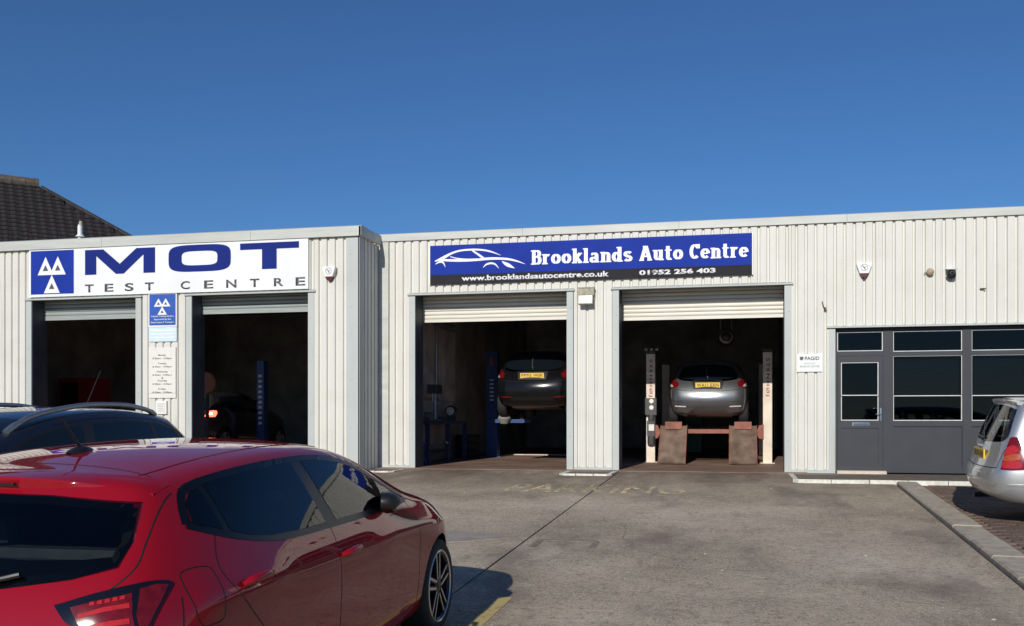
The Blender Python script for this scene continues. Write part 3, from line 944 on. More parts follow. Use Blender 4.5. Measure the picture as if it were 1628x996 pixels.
# Brooklands sign board
BS = thing('workshop_sign', 'long blue board with white car outline and words Brooklands Auto Centre above the bays', 'sign', (-2.9, YF, 3.62), world=True)
ys = YF - 0.065
MB().box(-5.965, 0.23, ys, YF - 0.01, 3.795, 4.376).build('board', 'sign_blue', BS)
MB().box(-5.965, 0.23, ys - 0.001, YF - 0.012, 3.620, 3.794).build('lower_strip', 'sign_black', BS)
MB().box(-5.99, -5.967, ys - 0.004, YF - 0.01, 3.61, 4.386).build('edge_trim', 'sign_white', BS)
MB().box(0.232, 0.25, ys - 0.004, YF - 0.01, 3.61, 4.386).build('edge_trim', 'sign_white', BS)
yl = ys - 0.0005
CARLOGO = [[(-5.867, 4.067, 0.02), (-5.698, 4.131, 0.055), (-5.515, 4.216, 0.04), (-5.334, 4.261, 0.035), (-5.101, 4.27, 0.035), (-4.896, 4.255, 0.033), (-4.717, 4.214, 0.028), (-4.526, 4.138, 0.005)],
 [(-5.776, 4.091, 0.035), (-5.515, 4.074, 0.05), (-5.256, 4.065, 0.05), (-4.999, 4.068, 0.045), (-4.794, 4.081, 0.05), (-4.59, 4.078, 0.045), (-4.387, 4.059, 0.04), (-4.21, 4.016, 0.03), (-4.039, 3.951, 0.005)],
 [(-5.101, 4.253, 0.025), (-4.973, 4.166, 0.04), (-4.858, 4.083, 0.04)],
 [(-5.554, 4.15, 0.015), (-5.411, 4.11, 0.02), (-5.205, 4.086, 0.02), (-4.999, 4.083, 0.02)],
 [(-5.854, 4.011, 0.013), (-5.776, 4.051, 0.035), (-5.698, 4.038, 0.033), (-5.651, 3.947, 0.005)],
 [(-4.883, 3.909, 0.005), (-4.819, 3.968, 0.03), (-4.73, 3.99, 0.035), (-4.641, 3.969, 0.03), (-4.564, 3.885, 0.005)],
 [(-4.501, 4.021, 0.01), (-4.437, 3.975, 0.055), (-4.361, 3.935, 0.065), (-4.248, 3.877, 0.005)]]
m = MB()
for i, s in enumerate(CARLOGO):
    stroke(m, spline(s, 5), yl - 0.0004 * i)
m.build('car_outline', 'letter_white', BS)

# slab serif lettering drawn stroke by stroke: each glyph in a unit cell, x 0..w, z 0..1 (x height 0.70)
def glyphs():
    T = 0.215                      # stem width
    def arc(cx, cz, rx, rz, a0, a1, n=10):
        return [(cx + rx * math.cos(R(a0 + (a1 - a0) * k / n)), cz + rz * math.sin(R(a0 + (a1 - a0) * k / n))) for k in range(n + 1)]
    s = 0.05
    st = lambda x, z0, z1: [(x, z0), (x, z1)]
    se = lambda x, z, w=0.17: ('s', [(x - w, z), (x + w, z)])
    G = {}
    G['B'] = (0.62, [st(.17, 0, 1), se(.13, .05, .13), se(.13, .95, .13), [(.17, .93)] + arc(.34, .735, .16, .195, 90, -90) + [(.17, .54)], [(.17, .53)] + arc(.36, .30, .17, .235, 90, -90) + [(.17, .065)]])
    G['r'] = (0.50, [st(.17, 0, .70), se(.17, .045, .17), se(.10, .655, .10), [(.17, .45)] + arc(.33, .50, .12, .13, 160, 40)])
    G['o'] = (0.58, [arc(.29, .35, .185, .265, 0, 360, 20)])
    G['k'] = (0.60, [st(.17, 0, 1), se(.15, .045, .15), se(.10, .955, .10), [(.20, .32), (.47, .66)], [(.27, .38), (.50, .04)], se(.47, .655, .12), se(.48, .045, .12)])
    G['l'] = (0.36, [st(.18, 0, 1), se(.18, .045, .17), se(.11, .955, .10)])
    G['a'] = (0.58, [[(.09, .56)] + arc(.25, .48, .15, .135, 140, 0) + [(.40, .06)], arc(.24, .20, .145, .135, 0, 360, 16), se(.47, .045, .09)])
    G['n'] = (0.64, [st(.17, 0, .70), se(.16, .045, .16), se(.10, .655, .10), [(.17, .44)] + arc(.33, .47, .15, .145, 150, 0) + [(.48, 0)], se(.49, .045, .15)])
    G['d'] = (0.62, [st(.44, 0, 1), se(.36, .955, .10), se(.53, .045, .09), arc(.26, .34, .165, .26, 0, 360, 20)])
    G['s'] = (0.52, [arc(.26, .50, .15, .125, 20, 250, 12) + arc(.26, .20, .155, .135, 90, -160, 12)])
    G['A'] = (0.74, [[(.12, .03), (.36, .97)], [(.38, .97), (.61, .03)], [(.22, .30), (.52, .30)], se(.13, .045, .14), se(.60, .045, .14), se(.34, .955, .14)])
    G['u'] = (0.64, [[(.17, .70)] + arc(.31, .23, .14, .145, 180, 330) + [(.46, .30)], st(.47, 0, .70), se(.10, .655, .10), se(.40, .655, .10), se(.55, .045, .09)])
    G['t'] = (0.46, [[(.20, .93)] + arc(.31, .17, .11, .105, 180, 320), ('s', [(.03, .655), (.41, .655)])])
    G['C'] = (0.64, [arc(.33, .50, .215, .415, 45, 315, 18), [(.53, .98), (.53, .70)]])
    G['e'] = (0.58, [arc(.29, .35, .185, .265, 0, 320, 18), ('s', [(.13, .36), (.46, .36)])])
    return G, T
def slab_text(parent, text, x0, x1, z0, z1, y, mat):
    G, T = glyphs()
    adv = [G[c][0] + 0.035 if c != ' ' else 0.30 for c in text]
    total = sum(adv) - 0.035
    sx = (x1 - x0) / total
    sz = z1 - z0
    pen = 0
    for c, a in zip(text, adv):
        if c != ' ':
            mb = MB()
            for i, st in enumerate(G[c][1]):
                w = T
                if isinstance(st, tuple) and st[0] == 's':
                    st = st[1]; w = 0.095
                # widths measured in x; vertical strokes keep T * sx, horizontal ones thinner
                pts = []
                P = [(x0 + (pen + p[0]) * sx, z0 + p[1] * sz) for p in st]
                for k, p in enumerate(P):
                    q0 = st[max(0, k - 1)]; q1 = st[min(len(st) - 1, k + 1)]
                    dx, dz = abs(q1[0] - q0[0]), abs(q1[1] - q0[1])
                    v = dz / (math.hypot(dx, dz) + 1e-9)
                    ww = (w * sx * v + 0.10 * sz * (1 - v)) if w == T else 0.085 * sz
                    pts.append((p[0], p[1], ww))
                stroke(mb, pts, y - 0.0003 * i)
            mb.build('letter', mat, parent)
        pen += a
slab_text(BS, 'Brooklands', -3.925, -1.965, 3.932, 4.212, yl, 'letter_white')
slab_text(BS, 'Auto', -1.835, -1.02, 3.932, 4.212, yl, 'letter_white')
slab_text(BS, 'Centre', -0.905, 0.17, 3.932, 4.212, yl, 'letter_white')
yl = ys - 0.0015
text_mesh('www.brooklandsautocentre.co.uk', -5.32, -2.41, 3.66, 3.768, yl, 0.003, 'letter_white', 'web_address', BS, 0.035)
text_mesh('01952 256 403', -1.84, -0.425, 3.662, 3.758, yl, 0.003, 'letter_white', 'telephone_number', BS, 0.045)

# notices between the test bay doors
SS = thing('testing_station_sign', 'small blue sign with three white triangles on the pillar between the test bays', 'sign', (-11.25, YM, 2.82), world=True)
ys = YM - 0.03
MB().box(-11.565, -10.93, ys, YM - 0.012, 2.80, 3.455).build('backing', 'sign_white', SS)
MB().box(-11.54, -10.955, ys - 0.004, ys - 0.0005, 2.83, 3.45).build('blue_panel', 'sign_blue_small', SS)
tri_emblem(SS, -11.53, -10.965, 3.03, 3.42, ys - 0.0045, 'letter_white', 'emblem_grey')
for t, za, zb in (('Vehicle Testing Station', 2.985, 3.025), ('Approved by the', 2.925, 2.965), ('Department of Transport', 2.865, 2.905)):
    text_mesh(t, -11.50 + (0.06 if 'Appr' in t else 0), -10.995 - (0.06 if 'Appr' in t else 0), za, zb, ys - 0.0045, 0.002, 'letter_white', 'lettering', SS, 0.02)
PB = thing('pale_notice', 'pale blue notice hung right under the small blue triangle sign', 'notice', (-11.25, YM, 2.51), world=True)
MB().box(-11.56, -10.935, ys + 0.004, YM - 0.012, 2.505, 2.795).build('board', 'notice_pale_blue', PB)
for k in range(3):
    MB().box(-11.52, -10.97, ys + 0.001, ys + 0.0035, 2.57 + 0.07 * k, 2.595 + 0.07 * k).build('text_line', 'sign_white', PB)
HB = thing('opening_hours_board', 'tall cream board with opening hours on the pillar between the test bays', 'notice', (-11.25, YM, 1.4), world=True)
MB().box(-11.56, -10.955, ys, YM - 0.012, 1.48, 2.39).build('board', 'notice_paper', HB)
MB().box(-11.56, -10.955, ys + 0.004, YM - 0.012, 1.38, 1.474).build('lower_board', 'notice_paper', HB)
z = 2.25
for day, hrs in (('Monday', '8.30am - 5.00pm'), ('Tuesday', '8.30am - 5.00pm'), ('Wednesday', '8.30am - 5.00pm'), ('&', None), ('Thursday', '8.30am - 5.00pm'), ('Friday', '8.30am - 5.00pm')):
    if hrs is None:
        text_mesh(day, -11.27, -11.23, z - 0.035, z, ys - 0.0005, 0.002, 'ink', 'lettering', HB, 0.01)
        z -= 0.055
        continue
    n = len(day) * 0.028
    text_mesh(day, -11.255 - n / 2, -11.255 + n / 2, z - 0.04, z, ys - 0.0005, 0.002, 'ink', 'lettering', HB, 0.012)
    text_mesh(hrs, -11.47, -11.04, z - 0.105, z - 0.065, ys - 0.0005, 0.002, 'ink', 'lettering', HB, 0.012)
    z -= 0.165 if day != 'Wednesday' else 0.125
KB = thing('call_box', 'small white notice box below the opening hours board', 'notice', (-11.27, YM, 1.05), world=True)
MB().box(-11.39, -11.15, YM - 0.05, YM - 0.002, 1.06, 1.32).build('case', 'sign_white', KB)
MB().box(-11.36, -11.18, YM - 0.056, YM - 0.051, 1.09, 1.29).build('card', 'notice_paper', KB)
for k in range(4):
    MB().box(-11.33, -11.21, YM - 0.059, YM - 0.0565, 1.12 + k * 0.045, 1.127 + k * 0.045).build('text_line', 'ink_pale', KB)
PG = thing('parts_sign', 'small white sign reading PAGID on the wall left of the office door', 'sign', (1.25, YF, 1.82), world=True)
ys = YF - 0.03
MB().box(1.03, 1.47, ys, YF - 0.004, 1.82, 2.145).build('board', 'sign_white', PG)
text_mesh('PAGID', 1.165, 1.42, 2.03, 2.095, ys - 0.0005, 0.003, 'ink', 'lettering', PG, 0.02)
m = MB(); m.prism([(1.08, 2.095), (1.14, 2.095), (1.145, 2.06), (1.125, 2.03), (1.09, 2.03), (1.078, 2.06)], 'y', ys - 0.003, ys - 0.0005)
m.build('emblem', 'emblem_grey', PG)
text_mesh('APPROVED', 1.15, 1.35, 1.955, 1.985, ys - 0.0005, 0.002, 'ink_pale', 'lettering', PG)
text_mesh('BRAKING CENTRE', 1.08, 1.42, 1.90, 1.935, ys - 0.0005, 0.002, 'ink_pale', 'lettering', PG, 0.01)

# ------------------------------------------------------------------ wall fittings
def alarm_box(x, z, yw, label):
    t = thing('alarm_box', label, 'alarm box', (x, yw, z), group='burglar alarm boxes on the walls')
    out = [(-0.125, 0.17), (0.125, 0.17), (0.128, 0.13), (0.075, -0.02), (-0.075, -0.02), (-0.128, 0.13)]
    MB().prism([(a * 1.0, b) for a, b in out], 'y', -0.085, 0.0).build('cover', 'alarm_white', t)
    low = [(-0.075, -0.022), (0.075, -0.022), (0.04, -0.085), (0.0, -0.10), (-0.04, -0.085)]
    MB().prism(low, 'y', -0.080, 0.0).build('strobe_lens', 'alarm_red', t)
    m = MB(); super_ring(m, -0.062, 0.062, 0.02, 0.144, 0.006, 0.006, 2.0, -0.086, 0.003)
    m.build('badge_ring', 'ink', t)
    m = MB(); stroke(m, [(-0.035, 0.115, 0.012), (0.0, 0.075, 0.02), (0.032, 0.105, 0.006)], -0.0865, 0.002); stroke(m, [(0.0, 0.08, 0.018), (0.018, 0.04, 0.01)], -0.0875, 0.002)
    m.build('badge_mark', 'ink', t)
    return t
alarm_box(-7.66, 3.70, YM - 0.002, 'white shield alarm box with red base on the test bay unit')
alarm_box(2.19, 3.59, YF - 0.002, 'white shield alarm box with red base on the workshop wall above the office')
t = thing('flood_light', 'square floodlight with pale lens on the lintel between the workshop bays', 'floodlight', (-2.845, YF, 3.3))
MB().box(-0.15, 0.15, -0.12, -0.02, 0.015, 0.145).build('housing', 'lamp_body', t)
MB().box(-0.16, 0.16, -0.13, -0.02, 0.147, 0.162).build('hood', 'lamp_body', t)
MB().prism([(-0.20, -0.165), (-0.115, -0.175), (-0.115, 0.008), (-0.17, 0.005)], 'x', -0.135, 0.14).build('lamp_case', 'lamp_body', t)
MB().prism([(-0.206, -0.150), (-0.204, -0.152), (-0.174, -0.003), (-0.178, -0.002)], 'x', -0.125, 0.13).build('lens', 'lamp_lens', t)
MB().box(-0.03, 0.03, -0.04, 0.01, -0.10, 0.05).build('bracket', 'lamp_body', t)
t = thing('motion_sensor', 'small brown round sensor on the wall above the office windows', 'sensor', (3.30, YF, 3.56))
MB().lathe([(0.0, -0.11), (0.035, -0.105), (0.058, -0.085), (0.066, -0.05), (0.055, -0.015), (0.03, 0.0)], (0, 0, 0), 'y', 18).build('dome', 'aged_plastic', t, True)
MB().tube([(-0.06, 0, -0.01), (-0.09, -0.03, -0.01)], 0.012).build('cable_gland', 'aged_plastic', t)
t = thing('security_camera', 'black camera under a white hood on the wall above the office windows', 'camera', (3.645, YF, 3.50))
MB().prism([(-0.17, 0.085), (-0.01, 0.115), (0.0, 0.125), (0.0, 0.115), (-0.16, 0.075)], 'x', -0.085, 0.085).build('hood', 'alarm_white', t)
MB().lathe([(0.0, -0.14), (0.035, -0.138), (0.062, -0.11), (0.07, -0.06), (0.062, 0.0)], (0, 0, 0.02), 'y', 18).build('camera_body', 'black_plastic', t, True)
MB().lathe([(0.0, -0.05), (0.05, -0.045), (0.075, -0.02), (0.08, 0.015)], (0, -0.065, -0.03), 'z', 18).build('camera_base', 'black_plastic', t, True)
MB().lathe([(0.0, -0.006), (0.022, -0.004), (0.026, 0.004)], (0, -0.138, 0.02), 'y', 14).build('lens', 'car_glass', t, True)
t = thing('wall_bracket', 'small L-shaped metal bracket on the wall right of the black camera', 'bracket', (4.17, YF, 3.25))
MB().box(-0.055, -0.045, -0.012, 0.0, -0.01, 0.07).build('upright', 'cladding', t)
MB().box(-0.044, 0.045, -0.05, 0.0, -0.018, 0.0).build('shelf', 'rust', t)
t = thing('loose_bracket', 'rusty broken bracket hanging on the wall right of the right bay', 'bracket', (1.50, YF, 2.95))
MB().tube([(-0.03, -0.004, 0.14), (-0.01, -0.02, 0.05), (0.03, -0.03, -0.02), (0.05, -0.012, -0.03)], 0.010, 6).build('strap', 'rust', t)
MB().box(0.0, 0.035, -0.03, 0.0, -0.02, 0.035).build('plate', 'rust', t)

# ------------------------------------------------------------------ house behind
HS = thing('brick_house', 'house with dark tiled hip roof behind the test bay unit', 'house', (-31, 31, 0), world=True)
ap = Vector((-26.1, 30.0, 9.86))
rd = Vector((math.cos(R(45)), math.sin(R(45)), 0)); nd = Vector((rd.y, -rd.x, 0)); pt = 0.75
ln = 12.0; run = 6.3
sl = (nd - Vector((0, 0, pt))).normalized()          # down the visible slope
up = rd.cross(sl); up = up if up.z > 0 else -up
ez = ap.z - run * pt
a0 = ap - rd * ln
B0 = a0 - rd * run + nd * run - Vector((0, 0, run * pt)); B1_ = ap + rd * run + nd * run - Vector((0, 0, run * pt))
B2_ = ap + rd * run - nd * run - Vector((0, 0, run * pt)); B3 = a0 - rd * run - nd * run - Vector((0, 0, run * pt))
off = -up * 0.05
rf = MB().add([ap + off, a0 + off, B0 + off, B1_ + off, B2_ + off, B3 + off], [(0, 1, 2, 3), (0, 3, 4), (0, 4, 5, 1), (1, 5, 2)])
RFH = rf.build('roof', 'roof_tile', HS)
ins = 0.5
wv = [B0 + (rd - nd) * ins, B1_ + (-rd - nd) * ins, B2_ + (-rd + nd) * ins, B3 + (rd + nd) * ins]
MB().add([(p.x, p.y, -0.5) for p in wv] + [(p.x, p.y, ez - 0.1) for p in wv], [(0, 1, 5, 4), (1, 2, 6, 5), (2, 3, 7, 6), (3, 0, 4, 7)]).build('wall', 'house_brick', HS)
# interlocking tiles: each with a roll, laid in courses; the courses in view are single tiles
tw, th_ = 0.30, 0.31
def tile_mesh(flip=False):
    prof = [(-0.145, 0.0), (-0.07, 0.0), (-0.045, 0.015), (0.0, 0.022), (0.045, 0.015), (0.07, 0.0), (0.148, 0.0)]
    vs = []
    for s_, dz in ((-0.02, 0.0), (th_ + 0.02, 0.036)):
        for x, z in prof: vs.append((x, s_, z + dz))
    for x, z in prof: vs.append((x, th_ + 0.02, 0.010))
    n = len(prof)
    fs = [(i, i + 1, n + i + 1, n + i) for i in range(n - 1)] + [(n + i, n + i + 1, 2 * n + i + 1, 2 * n + i) for i in range(n - 1)]
    return MB().add(vs, fs).mesh('tile', 'roof_tile', True)
tm = tile_mesh()
Mt = Matrix((rd, sl, up)).transposed().to_4x4()
single = 0
bulk = MB()
smax = run / math.cos(math.atan(pt))
k = 0
while k * th_ < smax - 0.2:
    s0 = k * th_
    lim = s0 * math.cos(math.atan(pt))          # hip widens by the horizontal run
    x = -15.0
    x += (k % 2) * 0.0
    while x < lim - 0.10:
        o3 = ap + rd * x + sl * s0
        if x > -6.2 + 0.15 * k and k < 14 and single < 300:
            o = link('roof_tile', tm, RFH)
            M = Mt.copy(); M.translation = o3 + up * random.uniform(-0.004, 0.006)
            o.matrix_local = M @ Matrix.Rotation(random.uniform(-0.012, 0.012), 4, 'X')
            if RFH.parent: pass
            single += 1
        else:
            for_v = [o3 + rd * v.co.x + sl * v.co.y + up * v.co.z for v in tm.vertices]
            bulk.add(for_v, [tuple(p.vertices) for p in tm.polygons])
        x += tw
    k += 1
o = bulk.build('more_tiles', 'roof_tile', RFH); o['kind'] = 'stuff'
# ridge and hip tiles
def cap_row(p0, d, L, n, r, mat):
    for i in range(n):
        a = p0 + d * (L * i); b = p0 + d * (L * (i + 1) - 0.015)
        MB().tube([a, b], [r * 1.04, r], 10).build('ridge_tile', mat, RFH)
cap_row(ap + Vector((0, 0, 0.02)), -rd, 0.45, 12, 0.20, 'ridge_tile')
hd = (rd + nd - Vector((0, 0, pt))).normalized()
cap_row(ap + hd * 0.15 - Vector((0, 0, 0.05)), hd, 0.42, 16, 0.085, 'roof_tile')

# ------------------------------------------------------------------ cars
def make_body(sp, level, name='body_tmp'):
    """half cage (side, top, rear, front, floor) of a car -> smooth closed body with wheel arches cut.
    x forward from the rear axle, y to the left, z up."""
    rear, front = sp['rear'], sp['front']
    K = len(rear)
    xs = sp['xs']
    xr = min(p[0] for p in rear); xf = max(p[0] for p in front)
    def cx(x, j):
        xa, xb = sp['mid']
        if x < xa: return xa - (xa - x) * (xa - rear[j][0]) / (xa - xr)
        if x > xb: return xb + (x - xb) * (front[j][0] - xb) / (xf - xb)
        return x
    S = [list(rear)]
    for x in xs:
        col = []
        for j in range(K):
            xx = cx(x, j)
            ky = sp['rows'][j]
            col.append((xx, float(np.interp(x, [k[0] for k in ky], [k[1] for k in ky])), float(np.interp(x, [k[0] for k in ky], [k[2] for k in ky]))))
        S.append(col)
    S.append(list(front))
    N = len(S)
    fr = [1.0, 0.72, 0.38, 0.0]
    M = len(fr)
    def crown(x): return float(np.interp(x, [k[0] for k in sp['crown']], [k[1] for k in sp['crown']]))
    def bow(x): return float(np.interp(x, [k[0] for k in sp['bow']], [k[1] for k in sp['bow']]))
    T = [[(S[i][-1][0] + bow(S[i][-1][0]) * (1 - f * f), S[i][-1][1] * f, S[i][-1][2] + crown(S[i][-1][0]) * (1 - f ** 2.4)) for f in fr] for i in range(N)]
    def endp(ring, bows, Tr):
        G = []
        for j in range(K):
            if j == K - 1: G.append(Tr); continue
            G.append([(ring[j][0] + bows[j] * (1 - f * f), ring[j][1] * f, ring[j][2]) for f in fr])
        return G
    RG = endp(rear, sp['rear_bow'], T[0]); FG = endp(front, sp['front_bow'], T[-1])
    BG = [[(S[i][0][0] + (RG[0][l][0] - S[0][0][0] if i == 0 else (FG[0][l][0] - S[-1][0][0] if i == N - 1 else 0)), S[i][0][1] * fr[l], S[i][0][2]) for l in range(M)] for i in range(N)]
    quads = []
    def grid(G):
        for i in range(len(G) - 1):
            for j in range(len(G[0]) - 1):
                quads.append((G[i][j], G[i + 1][j], G[i + 1][j + 1], G[i][j + 1]))
    grid(S); grid(T); grid(RG); grid(FG); grid(BG)
    bm = bmesh.new()
    cl = bm.edges.layers.float.new('crease_edge')
    for q in quads:
        for sgn in (1, -1):
            bm.faces.new([bm.verts.new((p[0], p[1] * sgn, p[2])) for p in q])
    bmesh.ops.remove_doubles(bm, verts=bm.verts, dist=1e-4)
    bmesh.ops.recalc_face_normals(bm, faces=bm.faces)
    cr = sp.get('crease', {})
    key = lambda p: (round(p[0], 3), round(abs(p[1]), 3), round(p[2], 3))
    for j, val in cr.items():
        ks = set(key(S[i][j]) for i in range(1, N - 1))
        for e in bm.edges:
            if key(e.verts[0].co) in ks and key(e.verts[1].co) in ks:
                e[cl] = val
    me = bpy.data.meshes.new(name)
    bm.to_mesh(me); bm.free()
    ob = bpy.data.objects.new(name, me); C.objects.link(ob)
    ss = ob.modifiers.new('s', 'SUBSURF'); ss.levels = level; ss.render_levels = level
    dg = bpy.context.evaluated_depsgraph_get()
    whole = bpy.data.meshes.new_from_object(ob.evaluated_get(dg))
    sk = Skin(whole)
    cut = MB()
    wb = sp['wb']; ra = sp['arch']
    for ax in (0.0, wb):
        for s_ in (1, -1):
            n = 40
            ring0 = [(ax + ra * math.cos(2 * math.pi * k / n), sp['wz'] + ra * math.sin(2 * math.pi * k / n)) for k in range(n)]
            cut.prism(ring0, 'y', s_ * 0.52, s_ * 1.3)
    cutters = [cut] + [MB().prism(poly, ax, a, b) for ax, poly, a, b in sp.get('cut', [])]
    tmp = []
    for c_ in cutters:
        co = bpy.data.objects.new('cut_tmp', c_.mesh('cut_tmp', 'black_plastic')); C.objects.link(co); tmp.append(co)
        bo = ob.modifiers.new('b', 'BOOLEAN'); bo.operation = 'DIFFERENCE'; bo.object = co; bo.solver = 'EXACT'
    dg = bpy.context.evaluated_depsgraph_get()
    out = bpy.data.meshes.new_from_object(ob.evaluated_get(dg))
    bpy.data.objects.remove(ob)
    for co in tmp: bpy.data.objects.remove(co)
    out.materials.clear()
    out.materials.append(MATS[sp['paint']]); out.materials.append(MATS['black_plastic'])
    zlow = sp['rows'][0][0][2] + 0.012
    for p in out.polygons:
        c = p.center
        h, n_, i_, d_ = sk.bvh.find_nearest(c)
        inside = d_ > 0.012 or (d_ > 0.004 and len(p.vertices) > 4) or abs(p.normal.dot(n_)) < 0.5
        p.material_index = 1 if (inside or c.z < zlow) else 0
        p.use_smooth = True
    out.set_sharp_from_angle(angle=R(32))
    return out, sk

class Skin:
    """things laid onto a car body by casting rays at it"""
    def __init__(s, me):
        s.vs = [v.co.copy() for v in me.vertices]
        s.bvh = BVHTree.FromPolygons(s.vs, [tuple(p.vertices) for p in me.polygons])
    def frame(s, view, side=1):
        if view == 'side':  return Vector((0, side * 3, 0)), Vector((1, 0, 0)), Vector((0, 0, 1)), Vector((0, -side, 0))
        if view == 'rear':  return Vector((-4, 0, 0)), Vector((0, 1, 0)), Vector((0, 0, 1)), Vector((1, 0, 0))
        if view == 'front': return Vector((8, 0, 0)), Vector((0, 1, 0)), Vector((0, 0, 1)), Vector((-1, 0, 0))
        if view == 'top':   return Vector((0, 0, 4)), Vector((1, 0, 0)), Vector((0, 1, 0)), Vector((0, 0, -1))
        if view == 'corner':                # rear corner seen at 45 degrees; u grows forward along the flank
            d = Vector((1, -side, 0)).normalized(); u = Vector((1, side, 0)).normalized()
            return d * -4, u, Vector((0, 0, 1)), d
    def hit(s, fr, u, v, lift):
        O, U, V, D = fr
        p = O + U * u + V * v
        h, n, i, d = s.bvh.ray_cast(p, D)
        if h is None:
            h, n, i, d = s.bvh.find_nearest(p + D * 3.2)
        if n.dot(D) > 0: n = -n
        return h + n * lift, n
    def patch(s, name, poly, view, mat, parent, lift=0.003, side=1, res=0.05, smooth_n=4, thick=0.004):
        fr = s.frame(view, side)
        if smooth_n: poly = spline(list(poly) + [poly[0]], smooth_n)[:-1]
        bm = bmesh.new()
        f = bm.faces.new([bm.verts.new((u, v, 0)) for u, v in poly])
        us = [p[0] for p in poly]; vv = [p[1] for p in poly]
        for a, b, ax in ((min(us), max(us), 0), (min(vv), max(vv), 1)):
            n = max(1, int((b - a) / res))
            for k in range(1, n):
                co = [0, 0, 0]; no = [0, 0, 0]; co[ax] = a + (b - a) * k / n; no[ax] = 1
                bmesh.ops.bisect_plane(bm, geom=bm.verts[:] + bm.edges[:] + bm.faces[:], plane_co=co, plane_no=no)
        bmesh.ops.triangulate(bm, faces=[f_ for f_ in bm.faces if len(f_.verts) > 4])
        nr = {}
        for v in bm.verts:
            p, n = s.hit(fr, v.co.x, v.co.y, lift)
            v.co = p; nr[v.index] = n
        bm.normal_update()
        if sum(f_.normal.dot(fr[3]) * f_.calc_area() for f_ in bm.faces) > 0:
            bmesh.ops.reverse_faces(bm, faces=bm.faces)
        # turn the rim inwards so the piece has an edge
        edges = [e for e in bm.edges if e.is_boundary]
        ret = bmesh.ops.extrude_edge_only(bm, edges=edges)
        for g in ret['geom']:
            if isinstance(g, bmesh.types.BMVert): g.co += fr[3] * (lift + thick)
        me = bpy.data.meshes.new(name); bm.to_mesh(me); bm.free()
        me.materials.append(MATS[mat])
        me.polygons.foreach_set('use_smooth', [True] * len(me.polygons))
        me.set_sharp_from_angle(angle=R(40))
        return link(name, me, parent)
    def ribbon(s, name, pts, view, mat, parent, w=0.006, lift=0.0012, side=1, step=0.03, smooth_n=5, closed=False):
        fr = s.frame(view, side)
        if closed: pts = list(pts) + [pts[0]]
        if smooth_n: pts = spline(pts, smooth_n)
        out = []
        for a, b in zip(pts[:-1], pts[1:]):
            n = max(1, int(math.hypot(b[0] - a[0], b[1] - a[1]) / step))
            out += [(a[0] + (b[0] - a[0]) * k / n, a[1] + (b[1] - a[1]) * k / n) for k in range(n)]
        out.append(pts[-1])
        P = [s.hit(fr, u, v, lift) for u, v in out]
        mb = MB()
        vs = []
        for i, (p, n) in enumerate(P):
            t = P[min(i + 1, len(P) - 1)][0] - P[max(i - 1, 0)][0]
            sd = t.cross(n)
            sd = sd.normalized() if sd.length > 1e-9 else Vector((0, 0, 1))
            vs += [p + sd * w / 2, p - sd * w / 2, p + sd * w / 2 - n * (lift + 0.006), p - sd * w / 2 - n * (lift + 0.006)]
        fs = []
        for i in range(len(P) - 1):
            a = 4 * i; b = a + 4
            fs += [(a, b, b + 1, a + 1), (a, a + 2, b + 2, b), (a + 1, b + 1, b + 3, a + 3)]
        mb.add(vs, fs)
        return mb.build(name, mat, parent)

